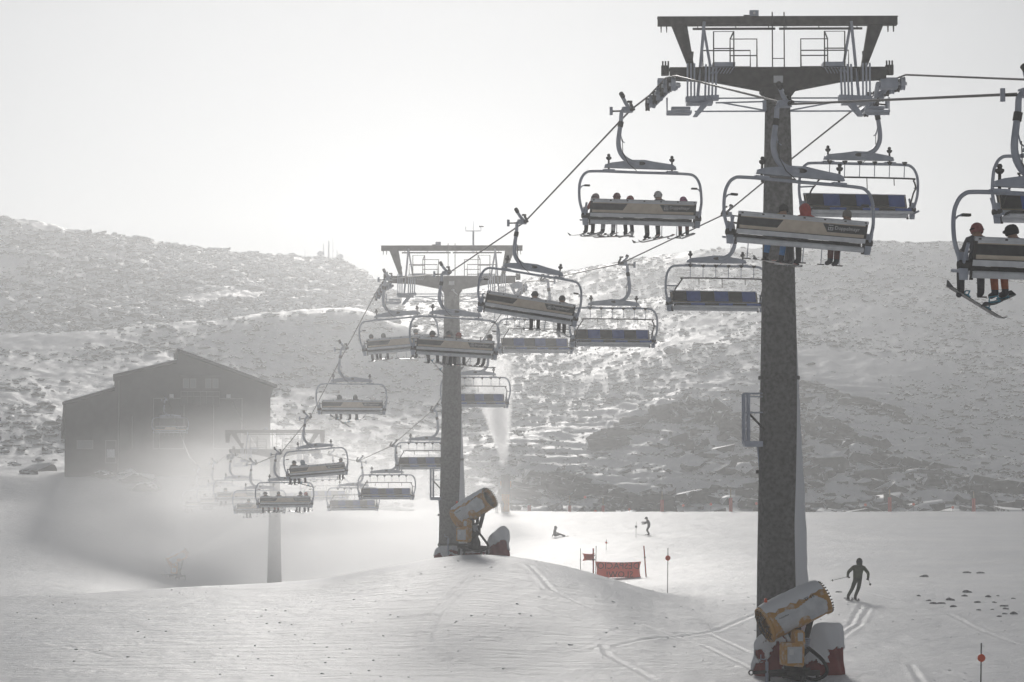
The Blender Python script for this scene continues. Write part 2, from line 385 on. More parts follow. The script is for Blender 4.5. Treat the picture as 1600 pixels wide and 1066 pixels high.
# ------------------------------------------------------------------ rocks
ico = []
t_ = (1 + 5**.5) / 2
IV = np.array([(-1, t_, 0), (1, t_, 0), (-1, -t_, 0), (1, -t_, 0), (0, -1, t_), (0, 1, t_), (0, -1, -t_), (0, 1, -t_), (t_, 0, -1), (t_, 0, 1), (-t_, 0, -1), (-t_, 0, 1)]) / math.sqrt(1 + t_ * t_)
IF = np.array([(0, 11, 5), (0, 5, 1), (0, 1, 7), (0, 7, 10), (0, 10, 11), (1, 5, 9), (5, 11, 4), (11, 10, 2), (10, 7, 6), (7, 1, 8), (3, 9, 4), (3, 4, 2), (3, 2, 6), (3, 6, 8), (3, 8, 9), (4, 9, 5), (2, 4, 11), (6, 2, 10), (8, 6, 7), (9, 8, 1)])
CV = np.array([(x, y, z) for x in (-1, 1) for y in (-1, 1) for z in (-1, 1)], float)
CF_ = [(0, 1, 3, 2), (4, 6, 7, 5), (0, 4, 5, 1), (2, 3, 7, 6), (0, 2, 6, 4), (1, 5, 7, 3)]
CF = np.array([t for f in CF_ for t in ((f[0], f[1], f[2]), (f[0], f[2], f[3]))])
def rock_mesh(name, items, cubes=False):
    """items: (x, y, z, sx, sy, sz, yaw, pitch, roll)"""
    V = []; Fc = []; o = 0
    for it in items:
        x, y, z, sx, sy, sz, ya, pi_, ro = it
        bv, bf = (CV, CF) if cubes and RNG.random() < .6 else (IV, IF)
        v = bv * (1 + RNG.uniform(-.28, .28, (len(bv), 3))) * (sx, sy, sz)
        Rm = np.array(Matrix.Rotation(ya, 3, 'Z') @ Matrix.Rotation(pi_, 3, 'X') @ Matrix.Rotation(ro, 3, 'Y'))
        V.append(v @ Rm.T + (x, y, z)); Fc.append(bf + o); o += len(bv)
    V = np.concatenate(V); Fc = np.concatenate(Fc)
    me = bpy.data.meshes.new(name); me.vertices.add(len(V)); me.vertices.foreach_set('co', V.ravel())
    me.loops.add(Fc.size); me.loops.foreach_set('vertex_index', Fc.ravel().astype(np.int32))
    me.polygons.add(len(Fc)); me.polygons.foreach_set('loop_start', np.arange(0, Fc.size, 3, dtype=np.int32)); me.polygons.foreach_set('loop_total', np.full(len(Fc), 3, np.int32))
    me.update(calc_edges=True); me.materials.append(M_ROCK)
    o_ = bpy.data.objects.new(name, me); C.objects.link(o_); return o_
def boulder(name, s, seed, flat=.6):
    import bmesh
    bm = bmesh.new(); bmesh.ops.create_icosphere(bm, subdivisions=4, radius=1); r = np.random.default_rng(seed)
    co = np.array([v.co[:] for v in bm.verts]); d0 = co.copy()
    for k in range(14):        # planes cleave the block into facets
        n = r.normal(size=3); n[2] *= .8; n /= np.linalg.norm(n); h = r.uniform(.55, .85); q = co @ n - h; co -= np.outer(np.clip(q, 0, None) * .9, n)
    co *= 1 + .10 * (fbm(d0[:, 0] * 3 + seed + 9, d0[:, 1] * 3 + d0[:, 2] * 2 + 9, 4, seed))[:, None]
    co = co * np.array([s * 1.25, s * .85, s * flat])
    for v, c in zip(bm.verts, co): v.co = c
    me = bpy.data.meshes.new(name); bm.to_mesh(me); bm.free(); me.materials.append(M_ROCK)
    o = bpy.data.objects.new(name, me); C.objects.link(o); o.rotation_euler = (-.15, r.uniform(-.2, .2), r.uniform(-.5, .5)); return o
def scatter(n, px0, px1, d0, d1, smin, smax, dens=None, pw=2.6, flat=.55, seed=1, sink=.3):
    r = np.random.default_rng(seed); out = []
    px = r.uniform(px0, px1, n); d = r.uniform(d0, d1, n); u = r.random(n)
    s = smin + (smax - smin) * u**pw
    x = (px - 800) / F * d
    if dens is not None:
        keep = r.random(n) < dens(px, d, x); px, d, s, x = px[keep], d[keep], s[keep], x[keep]
    z = ground(x, d)
    for i in range(len(px)):
        k = s[i]; h = k * flat * r.uniform(.6, 1.2)
        out.append((x[i], d[i], z[i] + h * (.5 - sink), k * r.uniform(.8, 1.6), k * r.uniform(.6, 1.1), h, r.uniform(-.7, .7), r.uniform(-.35, .15), r.uniform(-.3, .3)))
    return out
dn = lambda a, s, lo=.1: (lambda px, d, x: np.clip(lo + (fbm(x / a, d / (a * 1.3), 4, s) + .12) * 3.2, 0, 1))
it = scatter(26000, 640, 1640, 284, 519, .12, .75, dn(16, 31, .25), 4.0, .5, 2)
tag(rock_mesh('scree', it), 'small dark stones poking through snow across the right mountainside', 'scree', kind='stuff')
it = scatter(20000, -60, 620, 404, 600, .2, 1.6, dn(20, 37, .3), 3.2, .55, 3)
tag(rock_mesh('scree', it), 'rubble of dark stones all over the left ridge below the masts', 'scree', kind='stuff')
it = scatter(7000, -60, 640, 268, 388, .12, .9, dn(14, 41, .15), 3.5, .5, 4)
tag(rock_mesh('scree', it), 'stones scattered on the lower left slope behind the lift station', 'scree', kind='stuff')
it = scatter(5600, 800, 1640, 271, 350, .22, 1.9, lambda px, d, x: np.clip(1.25 - (d - 271) / (14 + 58 * np.exp(-((px - 1205) / 200)**2)), 0, 1) * np.clip(.35 + fbm(x / 6, d / 9, 3, 71) * 3.5, .05, 1), 3.0, .5, 5)
tag(rock_mesh('rubble', it, True), 'jumble of flat broken slabs at the foot of the right mountainside', 'rubble', kind='stuff')

it = scatter(1500, -20, 1640, 58, 120, .012, .055, dn(5, 61, .1), 2.6, .45, 61, .3)
oc = rock_mesh('snow_crumbs', it); oc.data.materials.clear(); oc.data.materials.append(M_SNOW); tag(oc, 'loose crumbs of snow lying on the near slope', 'snow crumbs', kind='stuff')
def outcrop(label, pts, n, smin, smax, thick, seed, dip=.25, ysc=.7):
    """slabs of schist stepping along a line of (px, y) seen at the given depths"""
    r = random.Random(seed); items = []; n = int(n * 4.0); smin *= .3; smax *= .55
    for k in range(n):
        t = r.random() * (len(pts) - 1); i = int(t); f = t - i
        px = pts[i][0] * (1 - f) + pts[i + 1][0] * f + r.uniform(-8, 8); d = pts[i][1] * (1 - f) + pts[i + 1][1] * f + r.gauss(0, thick)
        s = r.uniform(smin, smax); x = (px - 800) / F * d; z = float(ground(x, d))
        slope = math.atan2((pts[min(i + 1, len(pts) - 1)][1] - pts[i][1]), 1)
        items.append((x, d, z + s * .12, s * r.uniform(1.0, 2.0), s * ysc, s * r.uniform(.25, .5), r.uniform(-.35, .35), r.uniform(-.3, .05), dip + r.uniform(-.12, .12)))
    o = rock_mesh('rock_outcrop', items, True); return tag(o, label, 'rock outcrop', 'bare rock bands on the right mountainside')
def dof(px, y):
    """depth at which the ray through (px, y) first meets the ground, beyond the slope edge"""
    ci = int(np.argmin(np.abs(cols - px))); zr = np.array([Zat(y, dd) for dd in deps]); ok = np.where((G[:, ci] >= zr) & (deps > 272))[0]
    return float(deps[ok[0]]) if len(ok) else 300.
def band(pts): return [(px, dof(px, y)) for px, y in pts]
outcrop('pale humped rock shelf with snow on top, rising left of the nearest pylon', band([(940, 695), (985, 672), (1040, 655), (1095, 650), (1150, 668)]), 70, 1.0, 2.6, 2.0, 1, dip=-.1)
outcrop('dark curved rock ridge running down into the nearest pylon from its left', band([(1075, 630), (1110, 640), (1140, 662), (1180, 690), (1230, 700)]), 46, .9, 2.2, 1.5, 2, dip=.45)
outcrop('long dark rock ledge descending to the right behind the nearest pylon', band([(1255, 672), (1310, 690), (1370, 712), (1430, 735), (1480, 748)]), 90, 1.0, 2.7, 2.0, 3, dip=.3)
outcrop('black undercut rock band at the right edge just above the piste', band([(1430, 742), (1490, 758), (1540, 764), (1600, 768), (1650, 770)]), 70, 1.0, 2.6, 1.0, 4, dip=.05)
outcrop('low dark snow-capped knoll of rock right of the yellow-padded snow gun post', band([(805, 785), (835, 768), (875, 756), (920, 764), (960, 780), (1000, 796)]), 90, .9, 2.4, 2.2, 5, dip=.15)
outcrop('broken rock step above the long ledge, right of the nearest pylon', band([(1255, 600), (1300, 618), (1350, 632), (1410, 655)]), 40, .7, 1.8, 1.5, 6, dip=.2)
BLD = [(1320, 636, 1.7, 'angular dark boulder standing alone on the step right of the nearest pylon'), (1266, 570, 1.3, 'single boulder on bare snow high right of the nearest pylon'),
 (1502, 690, 1.9, 'square boulder capped with snow above the black rock band'), (1054, 553, 2.6, 'large pale slanting boulder under the empty chair left of the nearest pylon'),
 (966, 603, 1.3, 'small upright boulder in the middle of the snowy slope under the empty chairs'), (960, 626, 2.2, 'flat white-topped boulder on the slope left of the pale rock shelf'),
 (1140, 742, 2.8, 'big pale rounded boulder in the rubble left of the nearest pylon'), (1085, 735, 2.6, 'long tilted slab leaning up to the right in the rubble'),
 (1170, 722, 2.2, 'snow-capped boulder touching the left side of the nearest pylon'), (1035, 762, 1.9, 'snow-topped boulder near the first red padded post left of the nearest pylon'),
 (1230, 0, 0, ''), (1400, 770, 2.2, 'flat boulder under the black rock band by the red padded posts'), (1290, 745, 2.4, 'pale slab boulder just right of the nearest pylon above the piste')]
for px, y, s, lab in BLD:
    if not s: continue
    d = dof(px, y); x = (px - 800) / F * d
    s *= .62; o = boulder('boulder', s, px); o.location = (x, d, float(ground(x, d)) + s * .2)
    tag(o, lab, 'boulder', 'separate boulders on the mountainside')
BL2 = [(45, 778, 1.2, 250, 'broad flat-topped boulder on the bank at the far left edge'), (70, 735, 2.0, 259, 'long low snow-covered rock mound left of the lift station'), (200, 735, 1.7, 247, 'round snowy boulder at the foot of the station wall'),
 (215, 752, 2.2, 243.5, 'flat slab leaning on the bank below the station door'), (228, 762, 1.6, 241, 'snow-topped slab lowest on the bank under the station'), (165, 745, 1.5, 245, 'jagged small rock below the station corner')]
for px, y, s, d, lab in BL2:
    x = (px - 800) / F * d
    s *= .85; o = boulder('boulder', s, px + 3, .5); o.location = (x, d, float(ground(x, d)) + s * .15)
    tag(o, lab, 'boulder', 'separate boulders on the mountainside')
for k, (px, y, w) in enumerate([(1441, 902, 15), (1509, 896, 13), (1529, 896, 12), (1509, 926, 16), (1504, 932, 11), (1433, 932, 9), (1448, 939, 9), (1456, 944, 12), (1468, 944, 12), (1482, 938, 15), (1487, 949, 11), (1541, 933, 12), (1524, 942, 11), (1526, 954, 8), (1566, 948, 12), (1568, 952, 10), (1567, 960, 9), (1580, 960, 15), (1558, 964, 9), (1547, 953, 6), (1309, 926, 10), (1580, 936, 7), (1551, 942, 8), (1556, 932, 6)]):
    ci = int(np.argmin(np.abs(cols - px))); zr = np.array([Zat(y, dd) for dd in deps]); ok = np.where((G[:, ci] >= zr) & (deps > 56))[0]; d = float(deps[ok[0]])
    s = w / F * d / 2; x = (px - 800) / F * d
    mb = MB(); n = 14
    for kk in range(1): mb.lathe([(s, -.03), (s * .96, s * .12), (s * .8, s * .35), (s * .5, s * .52), (s * .2, s * .6), (0.001, s * .62)], mat('grimy_snow_clod', (.16, .16, .165), (.42, .42, .44), rough=.9, scale=9), n=n)
    o = mb.build('snow_clod', smooth=True); v = o.data.vertices
    for i_, vv in enumerate(v): vv.co = vv.co * (1 + .25 * math.sin(3.1 * vv.co.x / s + k) * math.cos(2.3 * vv.co.y / s + 2 * k))
    o.location = (x, d, float(ground(x, d))); o.scale = (1, 1.1, .7)
    lab = 'frozen lump of dirty snow on the piste right of the green-clad skier'
    if k == 0: lab = 'lone dirty snow lump, the one nearest to the green-clad skier on its right'
    if k == 20: lab = 'small dirty snow lump left of the green-clad skier\'s skis'
    tag(o, lab, 'snow lump', 'lumps of dirty snow on the piste')

# ------------------------------------------------------------------ lift line
SL = -.2271; XL, XR = 70100 / F, 96600 / F; XC = 83350 / F
YAW = math.atan(-SL)   # rotate things from +Y to line direction: direction (SL,1)
DIR = Vector((SL, 1, 0)).normalized()
def on(x0, y, d): return Vector((x0 + SL * d, d, Zat(y, d)))
LR = [(24, 90), (42, 145), (55.6, 163), (64.6, 119), (65.6, 122), (67.2, 149), (69.2, 172), (82.8, 347), (96.4, 427), (110, 436), (112, 438), (114, 455), (123.6, 545), (137.2, 653), (150.8, 709), (164.4, 725), (178, 712), (181.5, 709), (184, 711), (191.6, 724), (205.2, 733), (217, 714), (230, 669), (242, 626), (249, 618)]
RR = [(24, 140), (42, 133), (56.1, 128), (66.8, 117), (68.2, 128), (69.7, 160), (70.9, 172), (76.3, 248), (83.3, 335), (96.9, 412), (110.5, 438), (113.6, 440), (115.4, 452), (124.1, 535), (137.7, 642), (151.3, 697), (164.9, 721), (178.5, 711), (184, 708), (186, 711), (192.1, 718), (205.7, 730), (222, 712), (236, 667), (249.8, 622), (253, 616)]
def rope_at(lst, x0, d):
    for (a, ya), (b, yb) in zip(lst[:-1], lst[1:]):
        if a <= d <= b:
            t = (d - a) / (b - a); return on(x0, ya, a).lerp(on(x0, yb, b), t)
for lst, x0, lab in ((LR, XL, 'left strand of the steel haul rope carrying the occupied chairs'), (RR, XR, 'right strand of the steel haul rope carrying the empty returning chairs')):
    mb = MB(); mb.tube([on(x0, y, d) for d, y in lst], .028, M_ROPE, n=8)
    tag(mb.build('haul_rope', smooth=True), lab, 'cable')

# --- chair prototypes. local: x across, y travel direction, z up, origin at the grip on the rope
def smooth_poly(pts, n=4):
    pts = [Vector(p) for p in pts]; out = []
    for i in range(len(pts) - 1):
        p0 = pts[max(i - 1, 0)]; p1 = pts[i]; p2 = pts[i + 1]; p3 = pts[min(i + 2, len(pts) - 1)]
        for k in range(n):
            t = k / n; out.append(.5 * ((2 * p1) + (-p0 + p2) * t + (2 * p0 - 5 * p1 + 4 * p2 - p3) * t * t + (-p0 + 3 * p1 - 3 * p2 + p3) * t**3))
    return out + [pts[-1]]
CX = .30
def make_chair(barup):
    t = thing('chairlift_chair', (0, 0, 0))
    g = MB()
    g.tube([(0, -.28, 0), (0, .28, 0)], .06, M_DARK, 8)
    g.box((-.1, 0, .0), (.3, .22, .16), M_STEEL)
    g.tube([(.02, .1, .02), (-.22, -.25, .16), (-.44, -.62, .33)], [.06, .055, .06], M_STEEL, 8)
    g.tube([(-.42, -.68, .28), (-.46, -.58, .4)], .07, M_DARK, 8)
    g.tube([(.12, .05, .0), (.02, .1, .22)], .045, M_DARK, 8); g.box((.0, .1, .26), (.14, .1, .06), M_DARK)
    g.tube([(-.28, 0, -.04), (-.62, 0, -.06)], .028, M_DARK, 6); g.tube([(-.60, 0, -.17), (-.60, 0, .07)], .05, M_STEEL, 8)
    g.build('grip', t, True)
    h = MB(); sp = smooth_poly([(-.2, 0, .02), (-.28, 0, -.08), (-.30, 0, -.35), (-.34, 0, -.62), (-.38, 0, -.95), (-.35, 0, -1.2), (-.22, 0, -1.42), (0, 0, -1.56), (.25, 0, -1.62)])
    h.tube(sp, [.055 + .03 * i / len(sp) for i in range(len(sp))], M_STEEL, 10); ho = h.build('hanger', t, True)
    d = MB(); d.tube([(-.295, 0, -.36), (-.325, 0, -.52)], .085, M_DARK, 10); d.tube([(-.33, -.02, -.7), (-.28, -.06, -.95), (-.2, -.06, -1.0)], .018, M_STEEL, 6)
    d.tube([(-.28, -.09, -.9), (-.27, -.09, -1.3), (-.1, -.1, -1.62), (.15, -.1, -1.83)], .011, M_BLACK, 5); d.build('clamp_band', t, True)
    y = MB(); top = [(-.80, -1.76), (-.79, -1.66), (-.60, -1.60), (.05, -1.50), (.42, -1.49), (.75, -1.54), (1.28, -1.60), (1.39, -1.66), (1.40, -1.76)]
    y.prism(top, -.05, .05, M_STEEL); y.box((.3, 0, -1.74), (2.2, .16, .04), M_STEEL)
    yo = y.build('yoke', t)
    e = MB(); e.prism([(.3 + .14 * math.cos(k * math.pi / 8), -1.60 + .055 * math.sin(k * math.pi / 8)) for k in range(16)], -.058, .058, M_DARK)
    e.build('badge', yo)
    for sx in (-.68, 1.28):
        b = MB(); b.lathe([(.001, -1.86), (.03, -1.86), (.03, -1.5), (.05, -1.5), (.085, -1.46), (.085, -1.42), (.04, -1.40), (.055, -1.36), (.03, -1.32), (.001, -1.32)], M_DARK, (sx, 0, -.02), None, 10)
        b.box((sx, 0, -1.84), (.34, .2, .07), M_STEEL); b.build('damper', t, True)
    W = 1.885; f = MB()
    def side(s):
        return [(CX + s * (W - .52), -1.87), (CX + s * (W - .2), -1.93), (CX + s * (W - .05), -2.14), (CX + s * W, -2.4), (CX + s * (W + .0), -2.75), (CX + s * (W - .06), -3.02), (CX + s * (W - .16), -3.3), (CX + s * (W - .2), -3.5)]
    lp = [(x, 0, z) for x, z in reversed(side(-1))] + [(CX, 0, -1.87)] + [(x, 0, z) for x, z in side(1)]
    lp = [(x, -.12 * max(0, min(1, (-2.3 - z) / 1.0)), z) for x, y_, z in lp]
    f.tube(smooth_poly(lp, 5), .042, M_STEEL, 10)
    for s in (-1, 1):
        f.prism([(CX + s * 1.66, -3.0), (CX + s * 1.86, -3.0), (CX + s * 1.80, -3.5), (CX + s * 1.66, -3.5)], -.17, -.10, M_STEEL)
        f.tube([(CX + s * 1.76, -.4, -2.86), (CX + s * 1.76, -.1, -3.34), (CX + s * 1.76, .3, -3.3)], .035, M_STEEL, 8)
        f.tube([(CX + s * 1.62, -.14, -3.22), (CX + s * 1.84, -.14, -3.22)], .08, M_DARK, 10)
    f.build('frame', t, True)
    # backrest: leans back, seen from behind as aluminium profiles round a beige sheet
    th = .0
    def bp(x, z, off=0): # point on the back plane
        u = (-2.74 - z) / .56; return (CX + x, -.40 + .17 * u - off, z)
    def slab(mb, x0, x1, z0, z1, m, off, thk, cut0=0, cut1=0):
        a = [bp(x0, z0, off), bp(x1, z0, off), bp(x1 + cut1, z1, off), bp(x0 + cut0, z1, off)]; b = [(x, y_ + thk, z) for x, y_, z in a]
        mb.add(a + b, [(0, 1, 2, 3), (7, 6, 5, 4), (0, 4, 5, 1), (1, 5, 6, 2), (2, 6, 7, 3), (3, 7, 4, 0)], m)
    b = MB(); slab(b, -1.6, 1.6, -2.80, -3.16, M_BEIGE, 0, .03)
    b.tube([bp(-1.63, -2.77), bp(1.63, -2.77)], .042, M_ALU, 10); slab(b, -1.62, 1.62, -2.81, -2.84, M_ALU, .006, .03)
    slab(b, -1.62, 1.62, -3.14, -3.25, M_ALU, .02, .05); slab(b, -1.62, 1.62, -3.13, -3.145, M_DARK, .024, .02)
    for x in (-1.6, 1.6): slab(b, x - .03, x + .03, -2.74, -3.5, M_DARK, .012, .04)
    for k in range(7): b.box(bp(-1.55 + .517 * k, -2.775, .04), (.05, .02, .03), M_DARK)
    bo = b.build('backrest', t)
    for s, c0, c1, x0, x1 in ((-1, .02, -.13, -1.585, -.5), (1, .13, -.02, .5, 1.585)):
        p = MB(); slab(p, x0, x1, -2.86, -3.05, M_PANEL, .007, .005, c0, c1); p.build('dark_panel', bo)
    lean = math.atan(.17 / .56)
    base = Matrix.Translation(Vector(bp(1.12, -2.945, .009))) @ Matrix.Rotation(R(90) + lean, 4, 'X')
    text_obj('Doppelmayr', .125, M_WHITE, 'lettering', bo, base, .001)
    lg = MB(); c = bp(.70, -2.945, .010)
    for dx, dz, w, h_ in ((0, .055, .12, .014), (0, -.055, .12, .014), (-.055, 0, .014, .12), (.055, 0, .014, .12), (0, 0, .014, .08), (0, 0, .08, .014)):
        lg.box((c[0] + dx, c[1] - .3 * dz, c[2] + dz), (w, .003, h_), M_WHITE)
    lg.build('emblem', bo)
    if barup:
        for k in range(6):
            p = MB(); x0 = -1.56 + .52 * k; slab(p, x0 + .004, x0 + .516, -2.76, -3.12, M_BLUE if k % 2 == 0 else M_PADB, -.032, .05); p.build('back_cushion', bo)
    s = MB(); s.tube([(CX - 1.6, -.2, -3.40), (CX + 1.6, -.2, -3.40)], .068, M_ALU, 12)
    s.box((CX, .04, -3.335), (3.2, .44, .035), M_ALU, Matrix.Rotation(R(4), 3, 'X')); s.tube([(CX - 1.6, .27, -3.33), (CX + 1.6, .27, -3.33)], .04, M_ALU, 10)
    so = s.build('seat', t, True)
    for k in range(6):
        p = MB(); p.box((CX - 1.3 + .52 * k, .05, -3.275), (.512, .44, .08), M_BLUE if k % 2 == 0 and barup else M_PADB, Matrix.Rotation(R(4), 3, 'X')); p.build('seat_cushion', so)
    # safety bar
    sb = MB()
    if barup:
        ys = .62; lp = [(CX - 1.64, -.05, -3.1), (CX - 1.63, .25, -2.75), (CX - 1.6, .5, -2.62), (CX - 1.48, .62, -2.42), (CX - 1.3, .62, -2.36), (CX + 1.3, .62, -2.36), (CX + 1.48, .62, -2.42), (CX + 1.6, .5, -2.62), (CX + 1.63, .25, -2.75), (CX + 1.64, -.05, -3.1)]
        sb.tube(smooth_poly(lp, 3), .026, M_DARK, 8)
        for x, l_ in ((-.86, .22), (0, .34), (.86, .22)): sb.tube([(CX + x, .62, -2.36), (CX + x, .64, -2.36 - l_)], .014, M_DARK, 6)
        for s_ in (-1, 1): sb.tube([(CX + s_ * 1.6, .4, -2.62), (CX + s_ * 1.86, 0, -2.6)], .025, M_STEEL, 6)
        sbo = sb.build('safety_bar', t, True)
        for k in range(6):
            x = CX - 1.18 + .472 * k; r_ = MB(); r_.tube([(x, .62, -2.36), (x + .05, .80, -1.98)], .013, M_STEEL, 6)
            r_.lathe([(.001, 0), (.03, 0), (.085, .08), (.085, .1), (.001, .1)], M_DARK, (x + .05, .81, -1.99), None, 4); r_.build('foot_rest', sbo)
    else:
        lp = [(CX - 1.7, -.1, -3.0), (CX - 1.66, .3, -2.93), (CX - 1.55, .52, -2.92), (CX + 1.55, .52, -2.92), (CX + 1.66, .3, -2.93), (CX + 1.7, -.1, -3.0)]
        sb.tube(lp, .024, M_DARK, 8); sbo = sb.build('safety_bar', t, True)
        for k in range(6):
            x = CX - 1.04 + .47 * k; r_ = MB(); r_.tube([(x, .52, -2.92), (x, .6, -3.74)], .012, M_STEEL, 6); r_.tube([(x - .09, .6, -3.745), (x + .09, .6, -3.745)], .016, M_DARK, 6); r_.build('foot_rest', sbo)
        for s_ in (-1, 1):
            r_ = MB(); xx = CX + s_ * 1.88; r_.tube([(xx, 0, -2.42), (xx - s_ * .08, -.03, -2.33), (xx - s_ * .16, -.05, -2.31)], .02, M_STEEL, 6); r_.box((xx - s_ * .22, -.05, -2.31), (.16, .12, .05), M_DARK); r_.build('bar_stop', t, True)
    return t
PIV = Vector((CX, 0, -1.75))
def place_chair(proto, used, x0, lst, d, rev, roll, label, z=None):
    o = proto if not used[0] else copy_tree(proto); used[0] = True
    pos = rope_at(lst, x0, d); o.location = pos; o.rotation_euler = (0, 0, YAW + (math.pi if rev else 0))
    rm = Matrix.Rotation(R(roll), 4, 'Y'); m = Matrix.Translation(PIV) @ rm @ Matrix.Translation(-PIV)
    for ch in o.children:
        if ch.name.split('.')[0] not in ('grip', 'hanger', 'clamp_band'): ch.matrix_basis = m
        else: ch.matrix_basis = Matrix.Identity(4)
    bpy.context.view_layer.update() if False else None
    tag(o, label, 'chairlift chair', 'empty chairs returning on the right rope' if rev else 'chairs travelling away on the left rope')
    W = Matrix.Translation(pos) @ Matrix.Rotation(YAW + (math.pi if rev else 0), 4, 'Z') @ m
    return o, W
PL, PR = make_chair(False), make_chair(True); uL, uR = [False], [False]
LCH = [(42.6, 1, 'nearest occupied chair, cut off by the right edge of the picture, with a snowboarder'),
 (55.6, 3.4, 'large tilted chair with yellow and red riders in front of the nearest pylon'),
 (69.2, .3, 'level chair with five riders against the sky left of the nearest pylon'),
 (82.8, 8, 'strongly tilted chair with two riders right of the middle pylon top'),
 (96.4, 3, 'chair with four riders crossing in front of the middle pylon'),
 (110, -5.5, 'chair tilted the other way, left behind the chair at the middle pylon'),
 (123.6, .2, 'chair with two snowboarders hanging left of the middle pylon'),
 (137.2, -4.6, 'chair with two riders at its left end, one at its right, above the far pylon'),
 (150.8, 0, 'chair with four riders, one in a red helmet, in front of the far pylon mast'),
 (164.4, 0, 'hazy chair with one rider just left of the far pylon mast'),
 (178, 0, 'hazy chair with a single rider right under the left pulleys of the far pylon'),
 (191.6, 0, 'hazy chair with two riders, second from the far left end of the row'),
 (205.2, 0, 'leftmost hazy chair of the row, one rider at its left end'),
 (243, 0, 'faint chair entering the left mouth of the lift station')]
RCH = [(56.4, 0, 'nearest empty chair, cut off by the right edge behind the occupied one'),
 (69.7, .4, 'empty chair hanging behind the nearest pylon just below its right pulleys'),
 (83.3, 0, 'empty chair against the hillside immediately left of the nearest pylon mast'),
 (96.9, 0, 'empty chair right of the tilted chair with two riders'),
 (110.5, 0, 'empty chair half hidden below the tilted chair with two riders'),
 (124.1, 0, 'empty chair just right of the middle pylon mast'),
 (137.7, 0, 'empty chair half hidden behind the left side of the middle pylon mast'),
 (151.3, 0, 'pale empty chair low between the far and middle pylons'),
 (164.9, 0, 'fainter empty chair left of and below the pale one in the snow mist'),
 (178.5, 0, 'very faint empty chair just right of the far pylon in the snow mist'),
 (192.1, 0, 'nearly lost empty chair behind the far pylon in the snow mist'),
 (249, 0, 'faint empty chair at the right mouth of the lift station')]
LW = {}
for d, roll, lab in LCH: LW[d] = place_chair(PL, uL, XL, LR, d, False, roll, lab)[1]
for d, roll, lab in RCH: place_chair(PR, uR, XR, RR, d, True, roll, lab)

# ------------------------------------------------------------------ people
def cloth(c): return mat('cloth_%02d_%02d_%02d' % tuple(int(99 * x) for x in c), tuple(c), tuple(min(1, x * 1.3 + .01) for x in c), rough=.85, scale=9)
def skin_mesh(J, name):
    """J: list of (id, pos, radius, parent id, tag) -> one continuous skinned surface, face materials by nearest bone"""
    ids = {j[0]: i for i, j in enumerate(J)}
    me = bpy.data.meshes.new('sk'); me.from_pydata([j[1] for j in J], [(ids[j[3]], i) for i, j in enumerate(J) if j[3] is not None], [])
    ob = bpy.data.objects.new('sk', me); C.objects.link(ob)
    md = ob.modifiers.new('s', 'SKIN'); md.use_smooth_shade = True
    for i, j in enumerate(J):
        r = j[2]; me.skin_vertices[0].data[i].radius = (r, r) if not isinstance(r, tuple) else r
        me.skin_vertices[0].data[i].use_root = (i == 0)
    ob.modifiers.new('u', 'SUBSURF').levels = 1; ob.modifiers['u'].render_levels = 1
    dg = bpy.context.evaluated_depsgraph_get(); dg.update()
    out = bpy.data.meshes.new_from_object(ob.evaluated_get(dg)); bpy.data.objects.remove(ob)
    mb = MB(); mats = {'jacket': cloth((.5, .5, .5)), 'pants': cloth((.3, .3, .3)), 'boot': cloth((.1, .1, .1)), 'skin': M_SKIN, 'glove': cloth((.02, .02, .02))}
    for k in ('jacket', 'pants', 'boot', 'skin', 'glove'): mb.mi(mats[k])
    order = ['jacket', 'pants', 'boot', 'skin', 'glove']
    segs = [(Vector(J[ids[j[3]]][1]), Vector(j[1]), j[4]) for j in J if j[3] is not None]
    mb.v = [tuple(v.co) for v in out.vertices]
    for p in out.polygons:
        c = p.center; best = None
        for a, b, tg in segs:
            ab = b - a; t = max(0, min(1, (c - a).dot(ab) / max(ab.length_squared, 1e-9))); dd = (c - a - ab * t).length
            if best is None or dd < best[0]: best = (dd, tg)
        mb.f.append(list(p.vertices)); mb.m.append(order.index(best[1]))
    return mb
def hand_fingers(mb, wrist, fwd, down, out):
    """four bent fingers of unequal length and a thumb leaving the side of the palm"""
    w = Vector(wrist); f = Vector(fwd).normalized(); d_ = Vector(down).normalized(); o = Vector(out).normalized()
    m = mb.mats[4]
    for k, l in enumerate((.07, .082, .076, .06)):
        b = w + f * .075 + o * (.032 - .021 * k); k1 = b + f * l * .5; k2 = k1 + f * l * .2 + d_ * l * .3; k3 = k2 - f * l * .1 + d_ * l * .22
        mb.tube([b - f * .02, k1, k2, k3], [.013, .013, .012, .009], m, 6)
    b = w + f * .03 + o * .035; mb.tube([b, b + f * .03 + o * .03 + d_ * .01, b + f * .055 + o * .025 + d_ * .035], [.015, .013, .01], m, 6)
